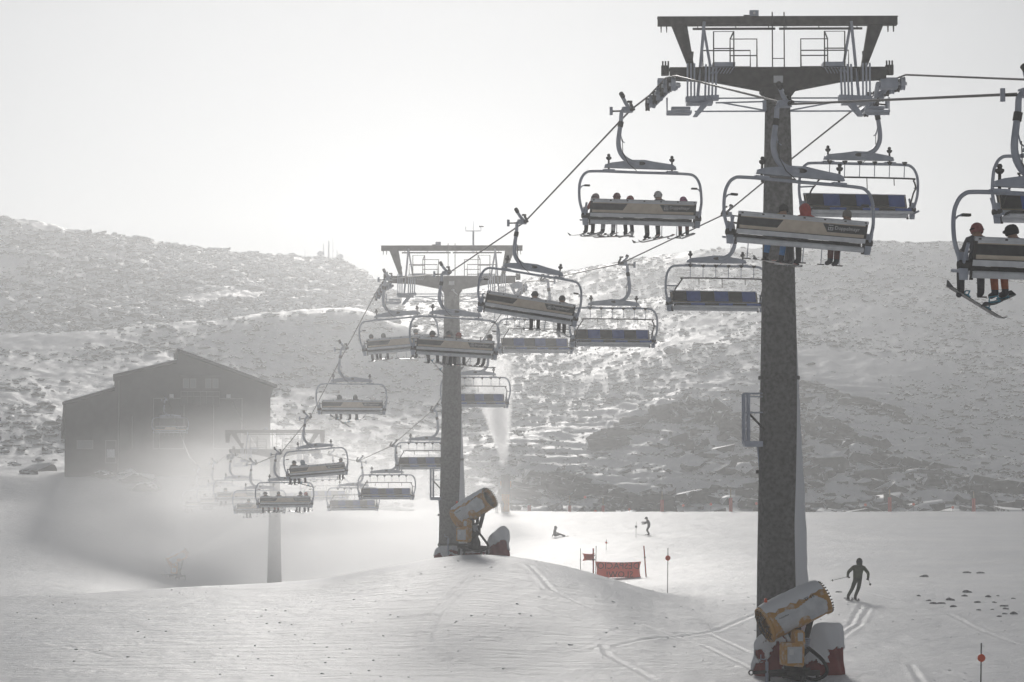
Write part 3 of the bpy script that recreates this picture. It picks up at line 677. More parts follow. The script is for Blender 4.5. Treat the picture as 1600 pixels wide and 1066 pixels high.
def seated_body(sp=.0, arm=0):
    J = [('pel', (0, -.08, .11), .135, None, 'pants'), ('sp', (0, -.12, .28), .14, 'pel', 'jacket'), ('ch', (0, -.12, .46), (.18, .13), 'sp', 'jacket'), ('nk', (0, -.10, .60), .085, 'ch', 'jacket'),
         ('hd', (0, -.08, .70), .085, 'nk', 'skin'), ('ht', (0, -.08, .79), .06, 'hd', 'skin')]
    for s, n in ((-1, 'l'), (1, 'r')):
        J += [('sh' + n, (s * .19, -.11, .50), .075, 'ch', 'jacket'), ('el' + n, (s * .25, .02, .27), .06, 'sh' + n, 'jacket'), ('wr' + n, (s * .19, .24, .32 + arm), .045, 'el' + n, 'jacket'), ('ha' + n, (s * .17, .32, .33 + arm), .04, 'wr' + n, 'glove'),
              ('hp' + n, (s * .1, -.03, .09), .105, 'pel', 'pants'), ('kn' + n, (s * (.12 + sp), .36, .06), .095, 'hp' + n, 'pants'), ('sn' + n, (s * (.13 + sp), .38, -.16), .085, 'kn' + n, 'pants'), ('an' + n, (s * (.13 + sp), .38, -.40), .078, 'sn' + n, 'pants'), ('he' + n, (s * (.13 + sp), .38, -.49), .078, 'an' + n, 'boot'), ('to' + n, (s * (.14 + sp), .56, -.53), .06, 'he' + n, 'boot')]
    mb = skin_mesh(J, 'b')
    for s in (-1, 1): hand_fingers(mb, (s * .17, .30, .33 + arm), (0, 1, 0), (0, 0, -1), (-s, 0, 0))
    mb.box((0, .022, .70), (.025, .03, .03), M_SKIN)
    return mb.mesh('body', True)
BODY = [seated_body(0), seated_body(.07, .03), seated_body(-.03, -.05)]
def helmet_mesh(kind):
    h = MB()
    if kind == 'helmet':
        h.lathe([(.001, .145), (.06, .135), (.10, .105), (.125, .05), (.13, 0), (.125, -.05), (.108, -.07)], M_WHITE, n=18)
    elif kind == 'hood':
        h.lathe([(.001, .15), (.05, .14), (.10, .10), (.13, .03), (.135, -.05), (.12, -.13), (.12, -.2)], M_WHITE, n=18)
    else:
        h.lathe([(.001, .17), (.02, .165), (.03, .14), (.08, .12), (.115, .07), (.12, 0), (.122, -.05), (.11, -.06)], M_WHITE, n=18)
    return h.mesh(kind, True)
HEL = {k: helmet_mesh(k) for k in ('helmet', 'hood', 'hat')}
gm = MB(); gm.tube([(math.cos(a) * .13, math.sin(a) * .13, .0) for a in [2 * math.pi * i / 20 for i in range(21)]], .014, M_BLACK, 6); gm.tube([(-.08, .105, .0), (-.04, .135, 0), (.04, .135, 0), (.08, .105, 0)], .038, M_VISOR, 8)
GOG = gm.mesh('goggles', True)
def ski_mesh(m, l=1.62):
    mb = MB(); n = 12; w = .05; prof = []
    for i in range(n + 1):
        t = i / n; y = (t - .46) * l; z = .0 + (.11 * max(0, (t - .88) / .12)**2) + .03 * max(0, (.05 - t) / .05); ww = w * (1 + .25 * abs(2 * t - 1)) * (1 if t < .93 else 1 - .8 * ((t - .93) / .07)**2)
        prof.append((ww, y, z))
    vs = []
    for ww, y, z in prof: vs += [(-ww, y, z), (ww, y, z), (ww, y, z + .016), (-ww, y, z + .016)]
    fs = [(0, 3, 2, 1)]
    for i in range(n):
        a = 4 * i; fs += [(a, a + 1, a + 5, a + 4), (a + 1, a + 2, a + 6, a + 5), (a + 2, a + 3, a + 7, a + 6), (a + 3, a, a + 4, a + 7)]
    fs.append((4 * n, 4 * n + 1, 4 * n + 2, 4 * n + 3)); mb.add(vs, fs, m)
    mb.box((0, .12, .035), (.06, .08, .04), M_BLACK); mb.box((0, -.16, .035), (.06, .08, .05), M_BLACK)
    return mb.mesh('ski', False)
SKI = [ski_mesh(M_SKI1), ski_mesh(M_SKI2, 1.4)]
def board_mesh():
    mb = MB(); n = 14; l = 1.5; vs = []
    for i in range(n + 1):
        t = i / n; y = (t - .5) * l; e = max(0, (abs(2 * t - 1) - .8) / .2); z = .09 * e * e; w = .13 * (1 + .12 * abs(2 * t - 1)) * math.sqrt(max(.02, 1 - e**2.5))
        vs += [(-w, y, z), (w, y, z), (w, y, z + .014), (-w, y, z + .014)]
    fs = [(0, 3, 2, 1)]
    for i in range(n):
        a = 4 * i; fs += [(a, a + 1, a + 5, a + 4), (a + 1, a + 2, a + 6, a + 5), (a + 2, a + 3, a + 7, a + 6), (a + 3, a, a + 4, a + 7)]
    fs.append((4 * n, 4 * n + 1, 4 * n + 2, 4 * n + 3)); mb.add(vs, fs, M_BOARD)
    for y in (-.26, .26): mb.box((0, y, .03), (.24, .11, .03), M_CYAN); mb.tube([(-.1, y, .04), (-.08, y, .13), (.08, y, .13), (.1, y, .04)], .015, M_CYAN, 6)
    return mb.mesh('snowboard', False)
BRD = board_mesh()
def set_mats(o, ms):
    for i, m in enumerate(ms):
        if i < len(o.material_slots): o.material_slots[i].link = 'OBJECT'; o.material_slots[i].material = m
def rider(W, x, jc, pc, hc, label, head='helmet', scale=1.0, gear='ski', var=0, turn=0, gyaw=0, gpitch=0, goggles=True, face=0):
    t = thing('person', (0, 0, 0), 0, label, 'person', 'riders on the chairlift')
    t.matrix_world = W @ Matrix.Translation((CX + x, .03, -3.235)) @ Matrix.Rotation(face + .3 * math.sin(13 * x + W.translation.y), 4, 'Z') @ Matrix.Rotation(.11 * math.sin(7 * x + 2 * W.translation.y), 4, 'Y') @ Matrix.Scale(scale * .94, 4)
    b = bpy.data.objects.new('body', BODY[var % 3]); C.objects.link(b); b.parent = t
    set_mats(b, [cloth(jc), cloth(pc), cloth((.04, .04, .045)), M_SKIN, cloth((.02, .02, .02))])
    h = bpy.data.objects.new(head if head != 'hat' else 'hat', HEL[head]); C.objects.link(h); h.parent = t; h.location = (0, -.085, .70); turn = turn + .7 * math.sin(17 * x + 3 * W.translation.y); h.rotation_euler = (-.08 - .2 * abs(math.sin(5 * x)), 0, turn)
    h.scale = (.98, 1.12, 1.0); set_mats(h, [cloth(hc)])
    if goggles and head != 'hood':
        g = bpy.data.objects.new('goggles', GOG); C.objects.link(g); g.parent = t; g.location = (0, -.08, .71); g.rotation_euler = (-.08, 0, turn)
    if gear == 'ski':
        for s in (-1, 1):
            k = bpy.data.objects.new('ski', SKI[var % 2]); C.objects.link(k); k.parent = t
            xx = s * (.13 + (.07 if var % 3 == 1 else -.03 if var % 3 == 2 else 0)); k.location = (xx, .44, -.605); k.rotation_euler = (.10 * math.sin(9 * x), s * .12, .55 * gyaw + s * .14 * (1 if var % 2 else -1))
    elif gear == 'board':
        k = bpy.data.objects.new('snowboard', BRD); C.objects.link(k); k.parent = t; k.location = (0, .44, -.63); k.rotation_euler = (R(5), R(gpitch), R(90) + gyaw, 'XYZ') if False else (0, 0, 0)
        k.rotation_euler = (Matrix.Rotation(R(gpitch), 3, 'Y') @ Matrix.Rotation(R(90) + gyaw, 3, 'Z')).to_euler()
        if gpitch > 15: k.location = (.1, .44, -.68)
    return t
RED, NAVY, BLK, GRY, YEL, WHT = (.35, .06, .05), (.05, .07, .12), (.03, .03, .032), (.13, .13, .14), (.32, .22, .04), (.5, .5, .52)
W = LW[42.6]
rider(W, -1.42, GRY, (.06, .06, .07), (.3, .1, .09), 'snowboarder at the left end of the nearest chair, red and white helmet, blue bindings', gear='board', gpitch=28, gyaw=.25, var=1, face=.1)
rider(W, -.72, BLK, (.35, .10, .04), (.02, .02, .02), 'rider in a black helmet and orange trousers on the nearest chair', var=0, gear='board', gyaw=.5, gpitch=-8)
rider(W, -.05, BLK, BLK, (.1, .1, .1), 'rider in black beside the orange trousers, at the right edge of the picture', var=1)
W = LW[55.6]
rider(W, -.46, YEL, (.06, .2, .45), (.04, .04, .04), 'rider in a yellow jacket and bright blue trousers on the large tilted chair', 'hat', var=1, gyaw=.7, goggles=False)
rider(W, .16, (.42, .05, .04), BLK, (.45, .06, .05), 'rider in a red hood with black trousers on the large tilted chair', 'hood', 1.08, var=0, gyaw=-.7)
rider(W, 1.18, GRY, (.12, .05, .04), (.2, .18, .16), 'rider in a striped woollen hat and brown trousers on the large tilted chair', 'hat', var=2, gear=None, goggles=False)
W = LW[69.2]
rider(W, -1.42, RED, BLK, (.25, .2, .2), 'leftmost of five on the level chair, grey helmet, dark trousers', scale=.88, var=0, gyaw=.5)
rider(W, -.80, RED, (.5, .5, .52), (.15, .05, .05), 'rider with white trousers and red boots on the level chair', scale=.93, var=1, gyaw=1.2)
rider(W, -.27, RED, (.06, .05, .06), (.3, .08, .08), 'small child in a red helmet, third from the left on the level chair', scale=.84, var=0, gyaw=-.35)
rider(W, .57, BLK, (.12, .13, .12), (.5, .5, .5), 'tall rider in a pale helmet and dark jacket on the level chair', scale=1.04, var=1, gyaw=.35)
rider(W, 1.36, RED, (.12, .03, .03), (.35, .12, .25), 'rightmost of five on the level chair, pink helmet and maroon trousers', scale=.86, var=0, gyaw=.8)
W = LW[82.8]
rider(W, .27, GRY, BLK, (.06, .06, .06), 'left one of the two riders on the strongly tilted chair', var=0, gyaw=.5)
rider(W, 1.28, BLK, BLK, (.07, .07, .08), 'right one of the two riders on the strongly tilted chair', var=2, gyaw=-.3)
W = LW[96.4]
rider(W, -.86, BLK, GRY, (.05, .05, .05), 'snowboarder at the left of the chair by the middle pylon, board hanging steeply', gear='board', gpitch=50, gyaw=0, var=1)
rider(W, -.26, BLK, BLK, (.12, .12, .12), 'rider in black left of the red helmet, in front of the middle pylon mast', scale=1.06, var=0, gyaw=-.8)
rider(W, .22, BLK, BLK, (.4, .1, .07), 'rider in a red helmet in front of the middle pylon mast', var=1, gyaw=.8)
rider(W, 1.40, BLK, BLK, (.05, .05, .05), 'rider alone at the right end of the chair by the middle pylon', var=0, gyaw=.9)
W = LW[110]
rider(W, -1.3, (.4, .08, .07), BLK, (.05, .05, .05), 'rider in a red jacket at the left end of the chair tilted the other way', scale=.92, var=0, gyaw=-.6)
rider(W, -.79, GRY, GRY, (.2, .2, .2), 'rider in grey beside the red jacket on the chair tilted the other way', 'hood', .92, var=1, gyaw=.5)
rider(W, .82, GRY, GRY, (.2, .2, .2), 'rider in grey near the right end of the chair tilted the other way', var=2, gyaw=1.1)
W = LW[123.6]
rider(W, -.60, BLK, GRY, (.15, .15, .16), 'left snowboarder of the pair on the chair left of the middle pylon', 'hood', gear='board', gpitch=35, var=0)
rider(W, .22, BLK, GRY, (.12, .12, .12), 'right snowboarder of the pair on the chair left of the middle pylon', 'hood', gear='board', gpitch=-12, var=1)
W = LW[137.2]
rider(W, -1.36, BLK, BLK, (.08, .08, .08), 'leftmost rider in black on the chair above the far pylon', scale=1.05, var=0, gyaw=.3)
rider(W, -.76, (.15, .2, .27), BLK, (.18, .25, .33), 'rider in a pale blue hood on the chair above the far pylon', 'hood', 1.05, var=1, gear='board', gpitch=25)
rider(W, 1.43, BLK, BLK, (.1, .1, .1), 'rider alone at the right end of the chair above the far pylon', scale=.95, var=2, gyaw=.3)
W = LW[150.8]
rider(W, -1.2, BLK, (.15, .09, .08), (.08, .08, .08), 'leftmost of four riders on the chair before the far pylon mast', var=1, gyaw=-.3)
rider(W, -.4, BLK, (.3, .09, .07), (.07, .07, .07), 'rider with reddish trousers on the chair before the far pylon mast', 'hat', var=0, gyaw=.8, goggles=False)
rider(W, .98, GRY, GRY, (.15, .15, .15), 'rider in a grey helmet beside the red helmet, before the far pylon mast', var=2, gyaw=.6)
rider(W, 1.42, BLK, GRY, (.5, .09, .06), 'rider in a bright red helmet at the right end, before the far pylon mast', scale=.95, var=0, gyaw=-.4)
rider(LW[164.4], -.77, GRY, GRY, (.1, .1, .1), 'single hazy rider on the chair just left of the far pylon mast', var=0, gyaw=.4)
rider(LW[178], -1.0, BLK, BLK, (.1, .1, .1), 'single hazy rider under the left pulleys of the far pylon', var=1, gyaw=.4)
rider(LW[191.6], -1.2, BLK, BLK, (.1, .1, .1), 'left rider of the hazy pair on the chair second from the far left', var=0, gyaw=.4)
rider(LW[191.6], -.6, BLK, BLK, (.12, .12, .12), 'right rider of the hazy pair on the chair second from the far left', var=2, gyaw=-.4)
rider(LW[205.2], -1.2, BLK, BLK, (.1, .1, .1), 'lone hazy rider on the leftmost chair of the row', var=1, gyaw=.5)

def stander(name_loc, rz, J, cols5, label, group, headpos, hk, hc, skis=(), poles=(), scale=1, lean=0):
    t = thing('person', name_loc, rz, label, 'person', group); t.scale = (scale,) * 3
    mb = skin_mesh(J, 'b'); d = {j[0]: Vector(j[1]) for j in J}
    for s, n in ((-1, 'l'), (1, 'r')):
        f = (d['ha' + n] - d['wr' + n]).normalized(); hand_fingers(mb, d['wr' + n] + f * .02, f, (0, .3, -1), (-s, 0, 0))
    hd = Vector(headpos); mb.box(hd + Vector((0, .1, -.03)), (.025, .03, .04), M_SKIN)
    b = bpy.data.objects.new('body', mb.mesh('body', True)); C.objects.link(b); b.parent = t
    set_mats(b, [cloth(cols5[0]), cloth(cols5[1]), cloth((.03, .03, .03)), M_SKIN, cloth((.02, .02, .02))])
    h = bpy.data.objects.new('hood' if hk == 'hood' else 'helmet', HEL[hk]); C.objects.link(h); h.parent = t; h.location = hd; set_mats(h, [cloth(hc)])
    g = bpy.data.objects.new('goggles', GOG); C.objects.link(g); g.parent = t; g.location = hd + Vector((0, .0, .0))
    for loc, yaw, pit in skis:
        k = bpy.data.objects.new('ski', SKI[0]); C.objects.link(k); k.parent = t; k.location = loc; k.rotation_euler = (pit, 0, yaw)
    return t
def legs(J, hipz, kn, an, toe):
    for (s, n) in ((-1, 'l'), (1, 'r')):
        k, a, o = kn[n], an[n], toe[n]
        J += [('hp' + n, (s * .1, 0, hipz), .11, 'pel', 'pants'), ('kn' + n, k, .085, 'hp' + n, 'pants'), ('an' + n, a, .07, 'kn' + n, 'pants'), ('he' + n, (a[0], a[1] - .01, a[2] - .1), .065, 'an' + n, 'boot'), ('to' + n, o, .05, 'he' + n, 'boot')]
# green-clad skier coming towards the camera, leaning to his turn (local +y = facing)
g0 = GP(1338, 99.5)
J = [('pel', (.02, .0, .88), .15, None, 'pants'), ('sp', (.0, .02, 1.08), .16, 'pel', 'jacket'), ('ch', (-.04, .06, 1.32), (.2, .15), 'sp', 'jacket'), ('nk', (-.06, .09, 1.47), .08, 'ch', 'jacket'), ('hd', (-.07, .12, 1.6), .095, 'nk', 'skin'), ('ht', (-.07, .12, 1.70), .06, 'hd', 'skin'),
     ('shl', (-.27, .06, 1.36), .09, 'ch', 'jacket'), ('ell', (-.45, .05, 1.12), .075, 'shl', 'jacket'), ('wrl', (-.42, .24, .93), .055, 'ell', 'jacket'), ('hal', (-.41, .32, .90), .05, 'wrl', 'glove'),
     ('shr', (.18, .06, 1.38), .09, 'ch', 'jacket'), ('elr', (.40, .04, 1.17), .075, 'shr', 'jacket'), ('wrr', (.44, .22, 1.0), .055, 'elr', 'jacket'), ('har', (.42, .30, .98), .05, 'wrr', 'glove')]
legs(J, .82, {'l': (-.02, .12, .48), 'r': (.24, .10, .47)}, {'l': (.10, -.02, .16), 'r': (.40, -.04, .16)}, {'l': (.10, .16, .05), 'r': (.40, .14, .05)})
rz = math.pi + math.atan2(g0.x, g0.y) * -1 + .1
GR = (.035, .05, .02)
stander(g0 + Vector((0, 0, .03)), rz, J, ((.045, .06, .025), (.025, .035, .018)), 'skier in dark green skiing towards the camera, right of the nearest pylon', 'skiers on the piste', (-.07, .11, 1.63), 'hood', (.03, .035, .02), [((.10, .08, .0), .06, 0), ((.40, .06, .0), .1, 0)])
def pole_obj(a, b, label):
    mb = MB(); a = Vector(a); b = Vector(b); mb.tube([a, b], .011, M_DARK, 6); u = (b - a).normalized()
    mb.tube([b - u * .1, b - u * .08], .05, M_BLACK, 8); mb.tube([a - u * .02, a + u * .12], .018, M_BLACK, 6)
    return tag(mb.build('ski_pole'), label, 'ski pole', 'ski poles')
Rg = Matrix.Translation(g0 + Vector((0, 0, .03))) @ Matrix.Rotation(rz, 4, 'Z')
pole_obj(Rg @ Vector((.42, .36, 1.0)), Rg @ Vector((1.15, .1, .80)), 'pole trailing out to the left from the green-clad skier\'s hand')
pole_obj(Rg @ Vector((-.41, .37, .92)), Rg @ Vector((-.55, .0, .60)), 'pole held short at the green-clad skier\'s side, right in the picture')
# far skier crouching, side on, facing left
g1 = GP(1013, 207)
J = [('pel', (0, -.1, .78), .15, None, 'pants'), ('sp', (0, -.04, .98), .16, 'pel', 'jacket'), ('ch', (0, .06, 1.2), (.19, .15), 'sp', 'jacket'), ('nk', (0, .14, 1.34), .08, 'ch', 'jacket'), ('hd', (0, .2, 1.45), .1, 'nk', 'skin'), ('ht', (0, .21, 1.55), .06, 'hd', 'skin'),
     ('shl', (-.2, .06, 1.24), .09, 'ch', 'jacket'), ('ell', (-.3, .26, 1.02), .07, 'shl', 'jacket'), ('wrl', (-.26, .5, 1.0), .055, 'ell', 'jacket'), ('hal', (-.25, .58, 1.0), .05, 'wrl', 'glove'),
     ('shr', (.2, .06, 1.24), .09, 'ch', 'jacket'), ('elr', (.3, .3, 1.12), .07, 'shr', 'jacket'), ('wrr', (.26, .56, 1.14), .055, 'elr', 'jacket'), ('har', (.25, .66, 1.13), .05, 'wrr', 'glove')]
legs(J, .74, {'l': (-.14, .16, .44), 'r': (.14, .16, .44)}, {'l': (-.14, -.02, .15), 'r': (.14, -.02, .15)}, {'l': (-.14, .18, .05), 'r': (.14, .18, .05)})
stander(g1 + Vector((0, 0, .03)), R(80), J, ((.04, .045, .04), (.03, .03, .03)), 'small far skier in dark clothes crouching with arms out, facing left', 'skiers on the piste', (0, .2, 1.48), 'helmet', (.03, .03, .03), [((-.14, .15, 0), .03, 0), ((.14, .15, 0), -.03, 0)], 1.02)
# sitting on the snow, facing right
g2 = GP(867, 208)
J = [('pel', (0, 0, .14), .15, None, 'pants'), ('sp', (0, -.03, .34), .16, 'pel', 'jacket'), ('ch', (0, -.02, .55), (.19, .15), 'sp', 'jacket'), ('nk', (0, .02, .70), .08, 'ch', 'jacket'), ('hd', (0, .05, .82), .1, 'nk', 'skin'), ('ht', (0, .05, .92), .06, 'hd', 'skin'),
     ('shl', (-.2, -.02, .6), .09, 'ch', 'jacket'), ('ell', (-.28, .1, .38), .07, 'shl', 'jacket'), ('wrl', (-.22, .3, .34), .055, 'ell', 'jacket'), ('hal', (-.2, .38, .34), .05, 'wrl', 'glove'),
     ('shr', (.2, -.02, .6), .09, 'ch', 'jacket'), ('elr', (.3, -.12, .36), .07, 'shr', 'jacket'), ('wrr', (.3, -.26, .16), .055, 'elr', 'jacket'), ('har', (.3, -.3, .08), .05, 'wrr', 'glove')]
legs(J, .13, {'l': (-.13, .42, .28), 'r': (.13, .44, .24)}, {'l': (-.13, .74, .14), 'r': (.13, .78, .14)}, {'l': (-.13, .84, .18), 'r': (.13, .88, .2)})
stander(g2 + Vector((0, 0, .03)), R(-80), J, ((.03, .03, .035), (.03, .03, .03)), 'person in black sitting on the snow with legs stretched to the right', 'skiers on the piste', (0, .05, .85), 'hood', (.03, .03, .03), [((-.13, 1.0, .03), .03, 0), ((.13, 1.04, .03), -.05, 0)], 1.15)
JS = [('pel', (0, 0, .92), .15, None, 'pants'), ('sp', (0, 0, 1.1), .15, 'pel', 'jacket'), ('ch', (0, 0, 1.34), (.19, .14), 'sp', 'jacket'), ('nk', (0, .01, 1.49), .08, 'ch', 'jacket'), ('hd', (0, .02, 1.62), .1, 'nk', 'skin'), ('ht', (0, .02, 1.72), .06, 'hd', 'skin'),
     ('shl', (-.2, 0, 1.4), .09, 'ch', 'jacket'), ('ell', (-.27, .02, 1.14), .07, 'shl', 'jacket'), ('wrl', (-.25, .12, .92), .05, 'ell', 'jacket'), ('hal', (-.25, .15, .84), .045, 'wrl', 'glove'),
     ('shr', (.2, 0, 1.4), .09, 'ch', 'jacket'), ('elr', (.27, .02, 1.14), .07, 'shr', 'jacket'), ('wrr', (.25, .12, .92), .05, 'elr', 'jacket'), ('har', (.25, .15, .84), .045, 'wrr', 'glove')]
legs(JS, .86, {'l': (-.11, .03, .5), 'r': (.11, .03, .5)}, {'l': (-.12, 0, .16), 'r': (.12, 0, .16)}, {'l': (-.12, .17, .05), 'r': (.12, .17, .05)})
for px, lab, sc in ((776, 'left one of two hazy figures standing below the yellow-padded snow gun post', .68), (785, 'right one of two hazy figures standing below the yellow-padded snow gun post', .7)):
    stander(GP(px, 256), R(160), JS, ((.12, .12, .13), (.10, .10, .11)), lab, 'skiers on the piste', (0, .02, 1.64), 'hood', (.12, .12, .13), (), (), sc)

# ------------------------------------------------------------------ pylons
def wheel(mb, c, r, w, m1, m2):
    rot = Matrix.Rotation(R(90), 3, 'Y')
    mb.lathe([(.001, -w * .6), (r * .3, -w * .6), (r * .35, -w * .3), (r * .8, -w * .3), (r, -w * .5), (r * .9, 0), (r, w * .5), (r * .8, w * .3), (r * .35, w * .3), (r * .3, w * .6), (.001, w * .6)], m2, c, rot, 16)
def make_pylon(H, loc, label, armhalf=3.46, far=False, extra=False):
    t = thing('lift_pylon', loc, R(-1.0), label, 'pylon', 'pylons of the chairlift'); z0 = H  # z0: rope level
    Z = lambda z: z0 + z
    hw = .36
    m = MB(); n = 20; vs = []; segz = [0, 5.0, 10.0, H - .62]
    zt = H - .55
    prof = []
    for z in (-3, 0, 3, 6, 8.4, 11, zt): prof.append((.36 + (.70 - .36) * max(0, min(1, (zt - z) / 15.5)), z))
    m.lathe(prof, M_MAST, n=28)
    mo = m.build('mast', t, True)
    if H > 12:
        fl = MB()
        zf = H - 8.7
        rr = .36 + .34 * (zt - zf) / 15.5
        fl.lathe([(rr - .01, zf - .05), (rr + .06, zf - .05), (rr + .06, zf + .05), (rr - .01, zf + .05)], M_MAST, n=28)
        for z in (-3.0, -11.4):
            r2 = .36 + .34 * (-.55 - z) / 15.5
            for s in (-1, 1): fl.box((s * (r2 + .03), -.02, Z(z)), (.1, .12, .1), M_DARK)
        fl.build('flange', t)
        fr = MB(); vs = []; rng = random.Random(5)   # rime plastered on the windward side
        zs = [H * i / 60 - .2 for i in range(0, 34)]
        for i, z in enumerate(zs):
            r2 = .36 + .34 * (zt - z) / 15.5
            f = max(.0, min(1, (zs[-1] - z) / 5)); o_ = (.004 + .12 * f ** 1.3) * (.85 + .3 * rng.random())
            for k in range(7):
                a = R(-8 + (k / 6 - .5) * (24 + 70 * f)); e = math.sin(math.pi * k / 6)
                vs.append(((r2 + .004 + o_ * e) * math.cos(a), (r2 + .004 + o_ * e) * math.sin(a), z))
        fs = [(i * 7 + k, i * 7 + k + 1, i * 7 + 7 + k + 1, i * 7 + 7 + k) for i in range(len(zs) - 1) for k in range(6)]
        fr.add(vs, fs, M_SNOW); fr.build('rime', mo, True)
    # neck
    nk = MB(); nk.prism([(-.36, Z(-.75)), (.36, Z(-.75)), (.36, Z(-.6)), (.5, Z(-.42)), (.5, Z(-.34)), (-.5, Z(-.34)), (-.5, Z(-.42)), (-.36, Z(-.6))], -.34, .34, M_DARK); nk.build('neck', t)
    cb = MB(); a = armhalf - .35
    cb.prism([(-a, Z(.22)), (a, Z(.22)), (a, Z(-.06)), (1.85, Z(-.12)), (.5, Z(-.38)), (-.5, Z(-.38)), (-1.85, Z(-.12)), (-a, Z(-.06))], -.22, .22, M_DARK)
    cb.prism([(-a - .02, Z(.26)), (a + .02, Z(.26)), (a + .02, Z(.223)), (-a - .02, Z(.223))], -.28, .28, M_DARK)
    cbo = cb.build('crossarm', t)
    if not far:
        pl = MB(); pl.box((0, -.232, Z(-.09)), (.27, .02, .2), M_GREYP); plo = pl.build('number_plate', cbo)
    tb = MB(); tb.box((0, 0, Z(1.62)), (2 * armhalf, .26, .22), M_DARK); tb.box((0, 0, Z(1.745)), (2 * armhalf + .02, .32, .03), M_DARK)
    tb.tube([(-2.45, -.05, Z(1.41)), (-.06, -.05, Z(1.41))], .035, M_DARK, 8); tb.tube([(.05, -.05, Z(1.41)), (2.45, -.05, Z(1.41))], .035, M_DARK, 8)
    for x in (-2.3, -1.2, -.25, .25, 1.2, 2.3): tb.tube([(x, -.05, Z(1.38)), (x, -.05, Z(1.52))], .015, M_DARK, 5)
    for s in (-1, 1):
        for x in (.06, .22): tb.prism([(s * (armhalf - x - .02), Z(1.52)), (s * (armhalf - x - .06), Z(1.52)), (s * (armhalf - x - .05), Z(1.32)), (s * (armhalf - x - .03), Z(1.32))], -.05, .05, M_DARK)
    if far:
        for s in (-1, 1): tb.prism([(s * armhalf, Z(1.5)), (s * (armhalf - .42), Z(1.5)), (s * (armhalf - .3), Z(.75)), (s * (armhalf - .05), Z(.75))], -.12, .12, M_DARK)
    tb.build('top_beam', t)
    sb = MB(); sb.box((-.67, 0, Z(1.86)), (.26, .2, .17), M_STEEL); sb.box((-.82, 0, Z(1.79)), (.3, .12, .05), M_DARK); sb.lathe([(.001, 0), (.04, 0), (.04, .02), (.001, .02)], M_WHITE, (-.67, -.1, Z(1.86)), Matrix.Rotation(R(90), 3, 'X'), 10); sb.build('sensor_box', t)
    for s in (-1, 1):
        st = MB(); st.prism([(s * (armhalf - .40), Z(1.51)), (s * (armhalf - .85), Z(1.51)), (s * 2.40, Z(.24)), (s * 2.56, Z(.24))], -.09, .09, M_DARK); st.build('strut', t)
        br = MB(); br.tube([(s * 2.12, -.15, Z(1.6)), (s * 2.32, -.2, Z(-.6))], .045, M_STEEL, 8); br.tube([(s * 2.14, .15, Z(1.6)), (s * 1.9, .18, Z(.2))], .04, M_STEEL, 8)
        br.box((s * 2.52, -.15, Z(.62)), (.16, .12, .22), M_DARK, Matrix.Rotation(s * -.1, 3, 'Y')); br.build('brace', t)
        # catwalk railings
        rl = MB(); q = .021
        def rail(x0, x1, zt_, mid, y): 
            rl.tube([(s * x0, y, Z(.22)), (s * x0, y, Z(zt_)), (s * x1, y, Z(zt_)), (s * x1, y, Z(.22))], q, M_DARK, 6); rl.tube([(s * x0, y, Z(mid)), (s * x1, y, Z(mid))], q * .9, M_DARK, 6)
        rail(1.88, 1.30, 1.24, .75, -.55); rail(1.40, .63, 1.04, .56, -.45); rail(2.12, .74, .87, .39, .5)
        rl.tube([(s * 1.30, -.55, Z(1.24)), (s * 1.4, -.45, Z(1.04))], q, M_DARK, 6); rl.build('railing', t)
        pf = MB(); pf.box((s * 1.58, -.3, Z(.30)), (.64, .5, .12), M_STEEL); 
        for k in range(7): pf.tube([(s * (1.30 + .09 * k), -.5, Z(.22)), (s * (1.42 + .09 * k), -.45, Z(.04))], .012, M_STEEL, 5)
        pf.build('catwalk', t)
        # hanging bracket comb
        bk = MB()
        for x in (1.80, 1.90, 2.0, 2.10): bk.box((s * x, -.32, Z(-.17)), (.055, .05, 1.0), M_STEEL, Matrix.Rotation(s * -.03, 3, 'Y'))
        for x in (2.42, 2.52, 2.62): bk.box((s * x, -.34, Z(-.17)), (.05, .05, 1.05), M_STEEL)
        bk.box((s * 2.2, -.3, Z(-.66)), (.95, .35, .13), M_STEEL, Matrix.Rotation(s * .05, 3, 'Y')); bk.box((s * 2.25, .1, Z(-.74)), (.75, .6, .06), M_STEEL)
        for k in range(5): bk.tube([(s * (1.9 + .16 * k), -.5, Z(-.74)), (s * (1.98 + .16 * k), -.5, Z(-.6))], .014, M_STEEL, 5)
        bk.build('bracket', t)
        lw = MB(); lw.tube([(s * 3.2, -.1, Z(-.6)), (s * 3.2, -.1, Z(-1.1)), (s * 2.55, -.1, Z(-1.1))], .025, M_STEEL, 6)
        lw.box((s * 2.85, .0, Z(-1.02)), (.72, .5, .06), M_STEEL); lw.box((s * 2.8, .0, Z(-.9)), (.55, .3, .07), M_STEEL); lw.prism([(s * 2.45, Z(-1.14)), (s * 2.32, Z(-1.14)), (s * 1.95, Z(-.72)), (s * 2.15, Z(-.7))], -.22, .1, M_STEEL)
        lw.build('service_step', t)
        ti = MB()
        for a_, b_ in (((s * 1.8, -.1, Z(-.62)), (s * .2, -.1, Z(-.62))), ((s * 1.8, -.15, Z(-.76)), (s * .4, -.1, Z(-.72))), ((s * 1.6, .1, Z(-.72)), (s * .35, .1, Z(-.95))), ((s * 2.4, -.1, Z(-1.0)), (s * .3, -.1, Z(-1.0)))): ti.tube([a_, b_], .024, M_STEEL, 6)
        ti.build('tie_rod', t)
        # sheave train; each wheel is its own part under the train beam
        sx = s * (7.05 / 2 + .05)
        sm = MB(); iw = Matrix.Rotation(R(1.0), 4, 'Z') @ Matrix.Translation(-Vector(loc)); dp_ = loc[1]
        wp = []
